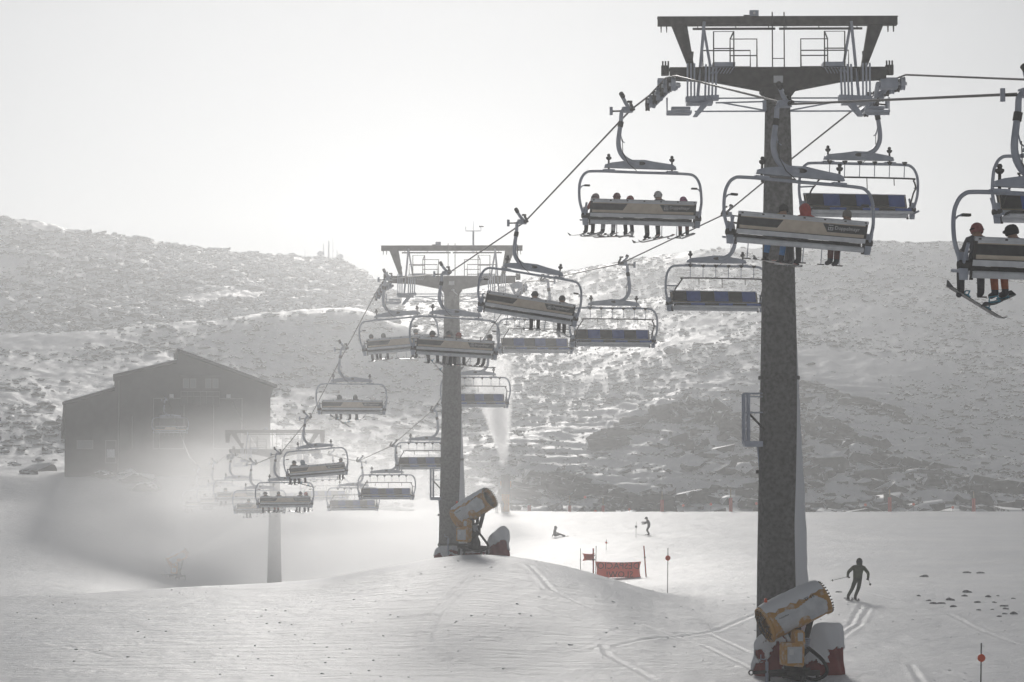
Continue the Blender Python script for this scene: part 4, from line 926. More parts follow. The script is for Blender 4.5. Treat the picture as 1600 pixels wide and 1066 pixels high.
        for k in range(8):
            dk = dp_ + ((-2.1 + .36 * k) if s < 0 else (.05 + .40 * k)); q3 = rope_at(LR if s < 0 else RR, XL if s < 0 else XR, dk); q3 = iw @ q3; q3.z -= .22; wp.append(q3)
        sm.tube([q3 + Vector((-s * .16, 0, -.04)) for q3 in wp], .06, M_STEEL, 6)
        for k in (0, 2, 4, 6): sm.tube([wp[k] + Vector((-s * .13, 0, 0)), wp[k].lerp(wp[k + 1], .5) + Vector((-s * .14, 0, -.12)), wp[k + 1] + Vector((-s * .13, 0, 0))], .045, M_STEEL, 6); sm.tube([wp[k] + Vector((-s * .2, 0, 0)), wp[k] + Vector((s * .12, 0, 0))], .05, M_ALU, 8)
        q3 = wp[4] + Vector((-s * .16, 0, 0)); sm.tube([q3, (s * 2.9, 0, Z(-.2))], .07, M_STEEL, 8)
        sm.box((sx - s * .36, .1, Z(-.18)), (.5, .42, .3), M_STEEL); sm.box((sx - s * .33, .1, Z(.22)), (.22, .2, .28), M_DARK)
        for x in (-.42, -.34, -.26): sm.tube([(sx + s * x, .0, Z(.1)), (sx + s * x, .0, Z(.48))], .025, M_DARK, 6)
        smo = sm.build('sheave_beam', t)
        for k in range(8):
            w_ = MB(); wheel(w_, wp[k], .20, .12, M_BLACK, M_DARK if k % 2 else M_STEEL); w_.build('sheave', smo, True)
    # access ladder between the beams and spine cable mess
    ld = MB(); 
    for x in (-.17, .17): ld.tube([(x, -.3, Z(.2)), (x, -.3, Z(1.85))], .018, M_DARK, 6)
    for z in (.5, .85, 1.2, 1.55): 
        if z in (.5,): ld.tube([(-.17, -.3, Z(z)), (.17, -.3, Z(z))], .014, M_DARK, 6)
    ld.build('ladder', t)
    lz = MB()
    for s in (-1, 1): lz.tube([(s * .17 , .5, 1.5), (s * .17, .47, Z(-.7))], .022, M_STEEL, 6)
    k = 2.0
    while k < H - 1: lz.tube([(-.17, .5, k), (.17, .5, k)], .014, M_STEEL, 5); k += .6
    lzo = lz.build('mast_ladder', t); lzo.location = (0, .25, 0)
    jb = MB(); jb.tube([(.04, -.3, Z(-.42)), (.1, -.42, Z(-.45))], .06, M_ALU, 8); jb.tube([(.1, -.4, Z(-.5)), (.3, -.42, Z(-.68))], .025, M_ALU, 6); jb.build('junction', t)
    if H > 12:
        # small maintenance platform on the left of the mast
        mp = MB(); x0, x1 = -1.02, -.5; zz = H - 10.6
        mp.box(((x0 + x1) / 2, 0, zz), (x1 - x0, .7, .16), M_STEEL)
        for x in (x0, x0 + .13): 
            for y in (-.33, .33): mp.tube([(x, y, zz), (x, y, zz + 1.45)], .03, M_STEEL, 6)
        for y in (-.33, .33):
            mp.tube([(x0, y, zz + 1.45), (x1, y, zz + 1.45)], .022, M_STEEL, 6); mp.tube([(x0, y, zz + .9), (x1, y, zz + .9)], .022, M_STEEL, 6)
        mp.tube([(x0, -.33, zz + 1.35), (x1, -.33, zz + 1.35)], .02, M_STEEL, 6); mp.tube([(x0 + .15, -.3, zz + .85), (x1 + .05, -.3, zz + .4)], .035, M_DARK, 6)
        mp.tube([(x0 + .4, 0, zz - .05), (x0 + .45, 0, zz - .7), (x0 + .55, 0, zz - 1.0), (x1 + .1, 0, zz - 1.02)], .03, M_STEEL, 6)
        mp.build('maintenance_platform', t)
    if extra:
        w = MB(); x = 1.05; w.tube([(x, 0, Z(1.6)), (x, 0, Z(2.45))], .045, M_STEEL, 8); w.tube([(x - .37, 0, Z(2.68)), (x - .37, 0, Z(2.48)), (x + .37, 0, Z(2.48)), (x + .37, 0, Z(2.68))], .022, M_STEEL, 6); w.tube([(x, 0, Z(2.45)), (x, 0, Z(2.95))], .012, M_STEEL, 6)
        for a in range(3): w.tube([(x + .37, 0, Z(2.70)), (x + .37 + .14 * math.cos(a * 2.1), .14 * math.sin(a * 2.1), Z(2.70))], .03, M_DARK, 6)
        w.box((x, -.05, Z(1.62)), (.14, .12, .3), M_STEEL); w.build('weather_sensor', t)
    return t
def pylon_at(d, yrope, label, gz=None, **k):
    x = XC + SL * d; zr = Zat(yrope, d); gz = float(ground(x, d)) if gz is None else gz
    return make_pylon(zr - gz, (x, d, gz), label, **k)
T1 = pylon_at(67.0, 121, 'nearest and tallest pylon, thick dark mast down the right of the picture')
T2 = pylon_at(113.8, 440, 'middle pylon with a weather sensor on its top beam', extra=True)
T3 = pylon_at(182.5, 707, 'far pale pylon standing in the snow mist with hooked beam ends', armhalf=3.9, far=True)

# ------------------------------------------------------------------ snow guns
def make_gun(loc, rz, label, tilt=24, full=True, scale=1):
    t = thing('snow_gun', loc, rz, label, 'snow gun', 'snow guns'); t.scale = (scale,) * 3
    c = Vector((0, 0, 2.02)); Rm = Matrix.Rotation(R(90 - tilt), 3, 'Y')   # drum axis: local z -> +x tilted up
    d = MB(); d.lathe([(.45, -.92), (.50, -.92), (.52, -.86), (.47, -.80), (.48, -.3), (.46, .5), (.44, .86), (.47, .9), (.47, .98), (.40, .98), (.37, .5), (.37, -.6), (.45, -.92)], M_YEL, c, Rm, 32)
    do = d.build('drum', t, True)
    bl_ = MB(); bl_.lathe([(.405, .985), (.362, .5), (.362, -.5)], M_BLACK, c, Rm, 28); bl_.build('darkening_sleeve', do, True)  # black sleeve added to make the inside of the drum look dark
    g = MB()
    for r_ in (.1, .2, .3, .4): g.tube([Vector(c) + Rm @ Vector((r_ * math.cos(a), r_ * math.sin(a), -.95)) for a in [2 * math.pi * i / 20 for i in range(21)]], .009, M_DARK, 5)
    for k in range(12): a = k * math.pi / 6; g.tube([Vector(c) + Rm @ Vector((.03 * math.cos(a), .03 * math.sin(a), -1.0)), Vector(c) + Rm @ Vector((.49 * math.cos(a), .49 * math.sin(a), -.93))], .009, M_DARK, 5)
    g.lathe([(.001, -.55), (.38, -.55), (.38, -.5), (.001, -.5)], M_BLACK, c, Rm, 20); g.build('intake_grille', do)
    fn = MB(); fn.lathe([(.001, .35), (.12, .3), (.16, 0), (.16, -.4), (.001, -.4)], M_DARK, c, Rm, 16)
    for k in range(9): a = k * 2 * math.pi / 9; fn.box(Vector(c) + Rm @ Vector((.25 * math.cos(a), .25 * math.sin(a), .2)), (.04, .2, .2), M_DARK, Rm @ Matrix.Rotation(a, 3, 'Z'))
    fn.build('fan', do)
    nz = MB()
    for k in range(30): a = k * math.pi / 15; nz.tube([Vector(c) + Rm @ Vector((.455 * math.cos(a), .455 * math.sin(a), .96)), Vector(c) + Rm @ Vector((.445 * math.cos(a), .445 * math.sin(a), 1.04))], .02, M_DARK, 5)
    nz.build('nozzle_ring', do)
    # side panels (both sides), pale, cut out above the fork
    for s in (-1, 1):
        p = MB(); M_ = []; poly = [(-.70, -.16), (-.62, -.2), (-.30, -.23), (.0, -.14), (.35, -.22), (.62, -.26), (.86, .0), (.80, .34), (.45, .36), (.28, .36), (.24, .18), (.08, .12), (-.08, .18), (-.12, .38), (-.55, .40)]
        def inside(a, b):
            c_ = False
            for q in range(len(poly)):
                (x1, y1), (x2, y2) = poly[q], poly[q - 1]
                if (y1 > b) != (y2 > b) and a < (x2 - x1) * (b - y1) / (y2 - y1) + x1: c_ = not c_
            return c_
        na, nd = 64, 32; vs = []; fs = []          # (axial, down) laid on the cylinder flank
        for ia in range(na + 1):
            for id_ in range(nd + 1):
                ang = (-.28 + .70 * id_ / nd) / .49; vs.append(Vector(c) + Rm @ Vector((math.sin(ang) * .505, s * -math.cos(ang) * .505, -.72 + 1.6 * ia / na)))
        for ia in range(na):
            for id_ in range(nd):
                if inside(-.72 + 1.6 * (ia + .5) / na, -.28 + .70 * (id_ + .5) / nd): a_ = ia * (nd + 1) + id_; fs.append((a_, a_ + 1, a_ + nd + 2, a_ + nd + 1))
        p.add(vs, fs, M_GREYP); p.build('side_panel', do)
    # amber band lettering on the camera side
    up = Rm @ Vector((-1, 0, 0)); ax = Rm @ Vector((0, 0, 1)); nrm = ax.cross(up)
    def tm(axp, upp, out):
        ang = upp / .5; pos = Vector(c) + ax * axp + up * (math.sin(ang) * .49) + Vector((0, -1, 0)) * (math.cos(ang) * .49 + out)
        u2 = (up * math.cos(ang) + Vector((0, 1, 0)) * math.sin(ang)).normalized(); n2 = ax.cross(u2).normalized()
        m = Matrix((ax, u2, n2)).transposed().to_4x4(); m.translation = pos; return m
    if full:
        text_obj('TF 10', .13, M_BLACK, 'lettering', do, tm(.45, .27, .012), .004)
        text_obj('TechnoAlpin', .06, M_BLACK, 'lettering', do, tm(-.45, .10, .03), .003)
    # snow cap over the top
    sn = MB(); vs = []; nn = 13; mm = 14; rg_ = random.Random(2)
    for i in range(mm + 1):
        a_ = -.86 + 1.80 * i / mm
        for k in range(nn):
            ang = R(-52 + 124 * k / (nn - 1)); e = math.sin(math.pi * k / (nn - 1))**.6 * (math.sin(math.pi * min(1, max(0, (i + .4) / (mm + .8))))**.3)
            r_ = .495 + .085 * e * (.85 + .3 * rg_.random())
            if k in (0, nn - 1): a2 = ang + rg_.uniform(-.12, .12)
            else: a2 = ang
            vs.append(Vector(c) + Rm @ Vector((-math.cos(a2) * r_, math.sin(a2) * r_, a_)))
    fs = [(i * nn + k, i * nn + k + 1, i * nn + nn + k + 1, i * nn + nn + k) for i in range(mm) for k in range(nn - 1)]
    sn.add(vs, fs, M_SNOW); sn.build('snow_cap', do, True)
    lt = MB(); q_ = Vector(c) + Rm @ Vector((-.56, 0, -.62)); lt.lathe([(.001, .12), (.04, .1), (.05, 0), (.001, 0)], M_ORANGE, q_, None, 10); lt.build('beacon', do, True)
    fk = MB(); fk.tube([(.05, -.2, 1.6), (.02, 0, 1.0)], .12, M_DARK, 10); fk.tube([(.05, .3, 2.0), (.05, .3, 1.4), (.05, 0, 1.2)], .08, M_DARK, 8); fk.tube([(.55, 0, 1.9), (.35, 0, 1.2)], .09, M_DARK, 8)
    fk.tube([(.3, -.1, 1.3), (.3, -.1, 1.0), (.1, -.1, .8)], .14, M_DARK, 10)
    for k in range(5): fk.tube([(.28 + .1 * math.cos(a), -.3 + .02 * k, 1.28 - .05 * k + .1 * math.sin(a) * .3) for a in [2 * math.pi * i / 12 for i in range(13)]], .02, M_STEEL, 5)
    fk.lathe([(.001, .3), (.28, .3), (.3, .55), (.2, .8), (.12, 1.1), (.001, 1.1)], M_DARK, (.05, 0, 0), None, 16)
    fk.build('turntable', t, True)
    cb_ = MB(); cb_.prism([(-.62, .62), (-.12, .56), (-.07, .62), (-.05, 1.15), (-.12, 1.24), (-.58, 1.22), (-.62, 1.15)], -.62, -.2, M_YEL); cb_.prism([(-.32, 1.22), (-.02, 1.18), (-.04, 1.5), (-.1, 1.56), (-.26, 1.57), (-.31, 1.5)], -.6, -.25, M_YEL)
    cb_.v = [(x + .15, y, z) for x, y, z in cb_.v]; cbo = cb_.build('control_box', t)
    pn = MB(); pn.box((-.19, -.63, .9), (.42, .02, .44), M_GREYP); pn.box((-.02, -.615, 1.38), (.14, .02, .22), M_GREYP); pn.box((-.29, -.642, .98), (.12, .006, .16), M_WHITE); pn.build('control_panel', cbo)
    bs = MB(); bs.box((0, 0, .34), (1.5, .16, .14), M_DARK); bs.box((0, 0, .25), (.16, 1.5, .14), M_DARK); bs.tube([(-1.35, -.5, .44), (.3, -.5, .5)], .045, M_DARK, 8)
    for x, y in ((-.7, 0), (.7, 0), (0, -.7), (0, .7)): bs.tube([(x, y, .35), (x * 1.05, y * 1.05, -.1)], .05, M_DARK, 8)
    bs.lathe([(.05, -.02), (.08, -.02), (.08, .02), (.05, .02), (.05, -.02)], M_DARK, (-1.4, -.5, .44), Matrix.Rotation(R(90), 3, 'X'), 10)
    bso = bs.build('base_frame', t)
    ck = MB(); ck.tube([(-.95, -.5, .0), (-.95, -.5, .72)], .045, M_STEEL, 8); ck.tube([(-.95, -.5, .70), (-.95, -.5, .78), (-1.12, -.5, .8), (-1.12, -.5, .92)], .02, M_STEEL, 6); ck.build('jack', bso)
    if full:
        hs = MB(); hs.tube(smooth_poly([(.3, -.2, 1.1), (.75, -.3, .7), (.9, -.2, .35), (.5, -.4, .2), (.1, -.5, .3)]), .05, M_BLACK, 8); hs.build('hose', t, True)
    return t
G1 = make_gun(GP(1237, 64.2) + Vector((0, 0, -.15)), R(14), 'nearest snow gun with snow cap and amber band at the foot of the nearest pylon', tilt=23)
G2 = make_gun(GP(739, 101.5) + Vector((0, 0, -.02)), R(-30), 'snow gun on the mound in front of the middle pylon, open drum pointing right', tilt=28)
G3 = make_gun(GP(279, 208) + Vector((0, 0, .0)), R(-4), 'hazy snow gun in the hollow at the left, blowing snow to the right', tilt=27, full=False, scale=.98)
# gun on a padded post beyond the piste edge
p4 = GP(790, 258)
t = thing('snow_gun_post', p4, R(10), 'snow gun pointing up on a thick post with yellow padding, blowing snow', 'snow gun', 'snow guns')
m = MB(); m.tube([(0, 0, -.5), (0, 0, 2.6)], .16, M_STEEL, 10); m.build('post', t, True)
m = MB(); m.tube([(0, 0, -.2), (0, 0, 1.9)], .44, mat('yellow_post_padding', (.80, .36, .02), (.88, .44, .04), scale=2), 18); m.build('padding', t, True)
m = MB(); m.lathe([(.40, 1.9), (.46, 2.2), (.50, 2.6), (.50, 3.3), (.56, 3.5), (.56, 4.0), (.48, 4.05), (.44, 3.5), (.3, 2.4), (.001, 2.3)], M_DARK, n=24); m.build('drum', t, True)
m = MB(); m.box((.42, 0, 3.0), (.4, .3, .7), M_YEL); m.box((-.46, 0, 3.1), (.3, .25, .5), M_YEL); m.build('control_box', t)
# snow-crusted red tarpaulins round the pylon feet
def tarp(loc, rz, w, h, label, seed, lean=.1):
    r = random.Random(seed); t = thing('crash_mat', loc, rz, label, 'crash mat', 'red crash mats at the pylon feet')
    nx, nz = 68, 60
    def sheet(off, mat_, z0f, z1f, name, skip=None):
        mb = MB(); vs = []; rr = random.Random(seed)
        for i in range(nz + 1):
            f = z0f + (z1f - z0f) * i / nz
            for k in range(nx + 1):
                u = k / nx * 2 - 1; a = u * 1.35
                ww = w * (1 - .12 * f + .05 * math.sin(5 * u + seed))
                hh = h * (1 - .3 * u * u + .05 * math.sin(4 * u + seed * 1.3) + .1 * u)
                rip = .04 * math.sin(9 * f + 3 * u) * math.sin(7 * u + seed)
                vs.append((math.sin(a) * (ww + off + rip), -math.cos(a) * (w * .7 + off + rip) + lean * f, f * hh - .25))
        fs = [(i * (nx + 1) + k, i * (nx + 1) + k + 1, (i + 1) * (nx + 1) + k + 1, (i + 1) * (nx + 1) + k) for i in range(nz) for k in range(nx) if not (skip and skip(i, k))]
        mb.add(vs, fs, mat_); o = mb.build(name, t, True)
        md = o.modifiers.new('t', 'SOLIDIFY'); md.thickness = .05; return o
    sheet(0, M_RED, 0, 1, 'tarpaulin')
    sheet(.05, M_SNOW, 0.1, 1.02, 'snow_crust', lambda i, k: (fbm(np.array([k * .07 + seed]), np.array([i * .08]), 4, 4)[0] + .011 * (i - 30)) < .0)
    return t
z1 = GP(1275, 66.2); tarp(Vector((z1.x + .15, 66.2, z1.z)), .25, .62, 1.75, 'red crash mat crusted with snow right of the nearest snow gun', 3)
z1 = GP(1200, 65.6); tarp(Vector((z1.x + .05, 65.6, z1.z)), -.2, .55, 1.55, 'red crash mat behind the left side of the nearest snow gun', 9)
z2 = GP(779, 101.8); tarp(Vector((z2.x, 101.8, z2.z)), .2, .5, 1.45, 'red crash mat heaped with snow right of the gun on the mound', 5)
z2 = GP(703, 103.0); tarp(Vector((z2.x, 103.0, z2.z)), -.2, .72, .75, 'low red crash mat left of the gun on the mound', 7)
z2 = GP(742, 104.0); tarp(Vector((z2.x, 104.0, z2.z)), 0, 1.0, .7, 'low red crash mat directly behind the gun on the mound', 11)

# ------------------------------------------------------------------ piste furniture
def disc_pole(px, d, ytop, ydisc, rad, label, m=M_ORANGE, rp=.018, grp='marker poles on the piste'):
    g = GP(px, d); zt_ = Zat(ytop, d) - g.z; zd = Zat(ydisc, d) - g.z
    t = thing('marker_pole', g, 0, label, 'marker pole', grp)
    mb = MB(); mb.tube([(0, 0, -.2), (.03, 0, zt_)], rp, M_DARK, 6); mb.build('pole', t)
    k = MB(); k.lathe([(.001, -.015), (rad, -.015), (rad, .015), (.001, .015)], m, (.02, -.04, zd), Matrix.Rotation(R(90), 3, 'X'), 20); k.build('disc', t)
    return t
disc_pole(1528, 62.5, 1005, 1028, .105, 'black pole with a red disc at the bottom right corner')
disc_pole(1042, 112, 856, 872, .125, 'pole with a red disc right of the orange banner')
disc_pole(993, 200, 815, 823, .10, 'thin pole with a dark disc just left of the crouching far skier', mat('dark_disc', (.05, .05, .05)))
disc_pole(946.5, 178, 843, 848, .085, 'thin pole with a small red disc behind the orange banner')
for k, (px, y, lab) in enumerate([(914, 777, 'upper small orange marker disc above the rock knoll'), (930, 799, 'small orange marker at the piste edge, below the rock knoll'), (983, 796, 'small orange marker left of the third red padded post'), (1067, 790, 'small orange marker in the rubble left of the snowy post'), (1110, 788, 'small orange marker just left of the tall red padded post'), (1181, 787, 'small orange marker beside the nearest pylon mast'), (1351, 789, 'small orange marker left of the post right of the pylon'), (1426, 788, 'small orange marker between the two right-hand padded posts'), (1487, 793, 'small orange marker near the rightmost padded post')]):
    d = 268 + (k % 3) * 1.5; g = GP(px, d); zz = Zat(y, d) - g.z
    t = thing('marker_disc', g, 0, lab, 'marker', 'orange markers along the piste edge'); m = MB(); m.tube([(0, 0, -.2), (0, 0, max(.3, zz))], .02, M_DARK, 5); m.build('pole', t); m = MB(); m.lathe([(.001, -.02), (.17, -.02), (.17, .02), (.001, .02)], M_ORANGE, (0, -.04, max(.3, zz)), Matrix.Rotation(R(90), 3, 'X'), 12); m.build('disc', t)
for px, ytop, ypad, w, lab in [(1141, 764, 778, .2, 'red padded wooden post left of the nearest pylon mast'), (1389, 765, 777, .2, 'red padded post right of the nearest pylon, left of the last one'), (1520, 768, 779, .2, 'rightmost red padded post'), (1034, 768, 781, .2, 'red padded post above the crouching far skier'), (942, 778, 790, .17, 'short red padded post right of the rock knoll'), (890, 774, 790, .17, 'short red padded post in front of the rock knoll'), (827, 789, 789.5, .19, 'stubby red pad at the left end of the padded posts')]:
    d = 263.5; g = GP(px, d); t = thing('padded_post', g, 0, lab, 'padded post', 'red padded posts along the piste edge')
    zt_ = Zat(ytop, d) - g.z; zp = Zat(ypad, d) - g.z
    m = MB(); m.tube([(0, 0, -.3), (0, 0, zt_)], .07, M_WOODPOLE, 8); m.build('post', t); m = MB(); m.tube([(0, 0, -.1), (0, 0, zp)], w, M_REDPAD, 12); m.build('padding', t, True)

def bent(px0, px1, y0, y1, d, wob=.1):  # banner hung between poles, sagging
    mb = MB(); nx, nz = 16, 8; vs = []
    for i in range(nz + 1):
        for k in range(nx + 1):
            u = k / nx; v = i / nz; pin = abs(2 * u - 1)**2 * 0
            p = P(px0 + (px1 - px0) * u, y0 + (y1 - y0) * v, d)
            p.x += (1 if u > .5 else -1) * -.1 * math.sin(math.pi * v) * abs(2 * u - 1)**3; p.y += wob * math.sin(2.2 * math.pi * u + v); p.z += -.05 * math.sin(math.pi * u) * (1 - v) + .06 * math.sin(math.pi * u) * v
            vs.append(p)
    fs = [(i * (nx + 1) + k, i * (nx + 1) + k + 1, (i + 1) * (nx + 1) + k + 1, (i + 1) * (nx + 1) + k) for i in range(nz) for k in range(nx)]
    mb.add(vs, fs, M_BANNER); return mb
DB = 145
t = thing('banner', GP(965, DB), 0, 'orange banner reading DESPACIO SLOW in reverse, hung between two poles', 'banner')
inv = Matrix.Translation(-Vector(t.location))
mb = bent(930, 1002, 877.5, 904, DB, .05); mb.v = [tuple(Vector(v) - t.location) for v in mb.v]; bo = mb.build('sheet', t, True); bo.modifiers.new('s', 'SOLIDIFY').thickness = .012
def btxt(s, px, y, size, sx=1):
    p = P(px, y, DB) - t.location; p.y -= .13
    m = Matrix.Translation(p) @ Matrix.Rotation(R(180), 4, 'Z') @ Matrix.Rotation(R(90), 4, 'X') @ Matrix.Scale(sx, 4, (1, 0, 0)); text_obj(s, size, M_BANTXT, 'lettering', bo, m, .002)
btxt('DESPACIO', 966, 884.5, .58, .98); btxt('SLOW!', 968, 898, .55, 1.0)
def plainpole(px, ytop, ybot, d, r, m, label, lean=0):
    b = P(px, ybot, d); gz = float(ground(b.x, d)); a = P(px - lean, ytop, d); mb = MB(); o = thing('piste_pole', (b.x, d, gz), 0, label, 'pole', 'poles around the orange banner')
    mb.tube([(0, 0, -.3), (a.x - b.x, 0, a.z - gz)], r, m, 8); mb.tube([((a.x - b.x) * .6, 0, (a.z - gz) * .6), ((a.x - b.x) * .62, 0, (a.z - gz) * .64)], r * 1.5, M_DARK, 8); mb.build('pole', o); return o
plainpole(1010, 853, 908, DB, .04, M_REDPAD, 'red pole holding the right end of the orange banner', 4)
plainpole(927, 857, 900, DB - .2, .045, M_REDPAD, 'brownish red pole between the chevron flag and the banner')
plainpole(930.5, 853, 895, DB + 1, .02, M_DARK, 'thin grey pole behind the left end of the banner', -1)
plainpole(907, 857, 890, DB, .02, M_DARK, 'thin grey pole left of the chevron flag')
t = thing('chevron_flag', GP(920, DB), 0, 'small orange flag with dark chevrons left of the banner', 'flag')
mb = bent(910, 929.5, 864.5, 877, DB, .04); mb.v = [tuple(Vector(v) - t.location) for v in mb.v]; fo = mb.build('sheet', t, True); fo.modifiers.new('s', 'SOLIDIFY').thickness = .012
cv = MB()
for k in range(5):
    p = P(915 + 2.9 * k, 871, DB) - t.location; 
    cv.tube([(p.x + .14, -.09, p.z + .17), (p.x - .02, -.09, p.z), (p.x + .14, -.09, p.z - .17)], .022, M_BANTXT, 4)
cv.build('chevrons', fo)

# ------------------------------------------------------------------ antennas on the left ridge
for px, y0, y1, r_, dish, lab in [(505.5, 381, 412, .1, 397, 'mast with a dish, second from the left on the ridge'), (513.5, 377, 411, .15, None, 'thick mast in the middle of the group on the ridge'), (520, 373, 414, .05, None, 'tallest and thinnest mast on the ridge'), (526.5, 391, 415, .09, 402, 'mast with a dish on its right side on the ridge'), (534.5, 410, 420, .06, None, 'shortest mast at the right end of the ridge group'), (476.5, 390, 409, .05, None, 'lone thin mast left of the group on the ridge')]:
    d = 594; b = P(px, y1, d); gz = float(ground(b.x, d)); a = P(px, y0, d)
    t = thing('radio_mast', (b.x, d, gz), 0, lab, 'radio mast', 'radio masts on the left ridge'); m = MB(); m.tube([(0, 0, -.5), (0, 0, a.z - gz)], [r_ * 1.6, r_], M_STEEL, 8); m.build('mast', t)
    if dish: m = MB(); m.lathe([(.001, 0), (.5, .08), (.75, .25), (.78, .25), (.5, 0), (.001, -.1)], M_STEEL, ((-.8 if px < 510 else .9), -.2, Zat(dish, d) - gz), Matrix.Rotation(R(70), 3, 'X'), 14); m.tube([(0, 0, Zat(dish, d) - gz), ((-.8 if px < 510 else .9), -.1, Zat(dish, d) - gz)], .07, M_STEEL, 6); m.build('dish', t)

# ------------------------------------------------------------------ lift station building
DBD = 247.0; bc = Vector((Xat(262, 740, DBD), DBD, 0)); sc_ = DBD / F
byaw = YAW * .75
def bl(px, y): return ((px - 262) * sc_ / math.cos(byaw) , Zat(y, DBD))
t = thing('lift_station', (bc.x, bc.y, 0), byaw, 'dark timber-clad lift station with stepped roof, half lost in snow mist', 'building')
m = MB(); wall_poly = [bl(*p) for p in [(106, 790), (106, 633), (180, 611), (180, 590), (274, 568), (277, 551), (424, 605), (419, 622), (419, 790)]]
m.prism(wall_poly, 0, 15, M_WOOD)
for px in range(112, 418, 6):   # cladding joints
    x = bl(px, 0)[0]; zt_ = np.interp(px, [106, 180, 181, 274, 277, 419], [633, 611, 590, 568, 551, 603]); m.box((x, -.015, (bl(0, zt_)[1] + bl(0, 770)[1]) / 2), (.05, .03, bl(0, zt_)[1] - bl(0, 770)[1] - .4), M_WOOD)
m.build('wall', t)
for a, b_, in (((102, 633), (182, 609.5)), ((178, 590), (276, 566.5)), ((275, 549), (429, 605))):
    m = MB(); x0, z0 = bl(*a); x1, z1_ = bl(*b_); m.prism([(x0, z0), (x1, z1_), (x1, z1_ + .28), (x0, z0 + .28)], -.7, 15.4, M_ROOF); m.prism([(x0 + .1, z0 + .285), (x1 - .1, z1_ + .285), (x1 - .1, z1_ + .36), (x0 + .1, z0 + .36)], -.5, 15.2, M_SNOW); m.build('roof', t)
m = MB(); x0, z0 = bl(104, 634); x1, z1_ = bl(101, 686); m.prism([(x0 - .05, z0), (x0 + .12, z0), (x1 + .15, z1_), (x1 - .05, z1_)], -.6, 15, M_ROOF); m.build('side_canopy', t)
m = MB(); x0, z0 = bl(277, 550); m.box((x0 - .05, 7.2, z0 - .6), (.12, 15.2, 1.6), M_ROOF); m.build('clerestory', t)
def wrect(name, px0, y0, px1, y1, m1, m2, dep=.06, frame=.1, off=0):
    x0, za = bl(px0, y0); x1, zb = bl(px1, y1); m = MB(); y = -.05 - off
    m.box(((x0 + x1) / 2, y, za - frame / 2), (x1 - x0, dep, frame), m1); m.box(((x0 + x1) / 2, y, zb + frame / 2), (x1 - x0, dep, frame), m1)
    m.box((x0 + frame / 2, y, (za + zb) / 2), (frame, dep, za - zb - 2 * frame), m1); m.box((x1 - frame / 2, y, (za + zb) / 2), (frame, dep, za - zb - 2 * frame), m1)
    o = m.build(name, t); k = MB(); k.box(((x0 + x1) / 2, y + .01, (za + zb) / 2), (x1 - x0 - 2 * frame, .03, za - zb - 2 * frame), m2); k.build('pane' if 'window' in name else 'leaf' if name == 'door' else 'shade_panel', o); return o
wrect('door', 167, 688, 184, 724, M_TRIM, M_WOOD); wrect('window', 169.5, 702, 181.5, 715, M_GREYP, M_GREYP, .04, .06, .06)
wrect('window', 124, 688, 149, 702, M_TRIM, M_GLASS)
wrect('station_mouth', 239, 622, 287, 702, M_TRIM, M_MOUTH_SHADE); wrect('station_mouth', 331, 622, 376, 702, M_TRIM, M_MOUTH_SHADE)  # thin dark panels on the solid wall stand in for shaded openings
m = MB(); x0, za = bl(281, 588); x1, zb = bl(340, 634); m.box(((x0 + x1) / 2, -.6, (za + zb) / 2), (x1 - x0, 1.1, za - zb), M_WOOD); m.box(((x0 + x1) / 2, -.65, za + .1), (x1 - x0 + .4, 1.4, .14), M_ROOF); bayo = m.build('bay', t)
for a, b_ in ((284, 293), (295, 304), (318, 327), (329, 338)): wrect('window', a, 592, b_, 607, M_TRIM, M_GLASS, .06, .07, 1.14)
m = MB(); x0, zc = bl(281, 612); x1, _ = bl(340, 612)
for z in (zc, zc - .5): m.tube([(x0, -1.4, z), (x1, -1.4, z)], .04, M_TRIM, 6)
for k in range(7): x = x0 + (x1 - x0) * k / 6; m.tube([(x, -1.4, zc), (x, -1.4, zb + .1)], .03, M_TRIM, 6)
m.build('balcony_railing', t)
for px in (267, 354): m = MB(); x, z = bl(px, 619); m.box((x, -.5, z), (.45, .3, .4), M_WHITE); m.tube([(x, -.4, z), (x, 0, z + .2)], .05, M_TRIM, 6); m.build('floodlight', t)
m = MB()
for px in (208, 249): x, z = bl(px, 655); m.tube([(x, -.08, bl(0, 650)[1]), (x, -.08, bl(0, 702)[1])], .05, M_TRIM, 6)
x, z = bl(187, 591); m.tube([(x, -.08, z - .3), (x, -.08, bl(0, 735)[1])], .07, M_TRIM, 6); m.build('downpipe', t)

# ------------------------------------------------------------------ light, sky, air
SUN_EL, SUN_PX = 17.5, 660
az = math.atan((SUN_PX - 800) / F)           # angle from +Y towards +X
sd = Vector((math.sin(az) * math.cos(R(SUN_EL)), math.cos(az) * math.cos(R(SUN_EL)), math.sin(R(SUN_EL))))
sl = bpy.data.lights.new('sun', 'SUN'); sl.energy = 1.38; sl.angle = R(10); sl.color = (1, .965, .92)
so = bpy.data.objects.new('sun', sl); C.objects.link(so); so.rotation_euler = (-sd).to_track_quat('-Z', 'Y').to_euler(); so.location = (0, 0, 60)
w = bpy.data.worlds.new('World'); SC.world = w; w.use_nodes = True; nt = w.node_tree; bg = nt.nodes['Background']
sk = N(nt, 'ShaderNodeTexSky'); sk.sky_type = 'NISHITA'; sk.sun_disc = False; sk.sun_elevation = R(SUN_EL); sk.sun_rotation = az; sk.dust_density = .5; sk.altitude = 2500; sk.air_density = 1.0
hs = N(nt, 'ShaderNodeHueSaturation'); hs.inputs['Saturation'].default_value = .18; L(nt, sk.outputs[0], hs.inputs['Color'])
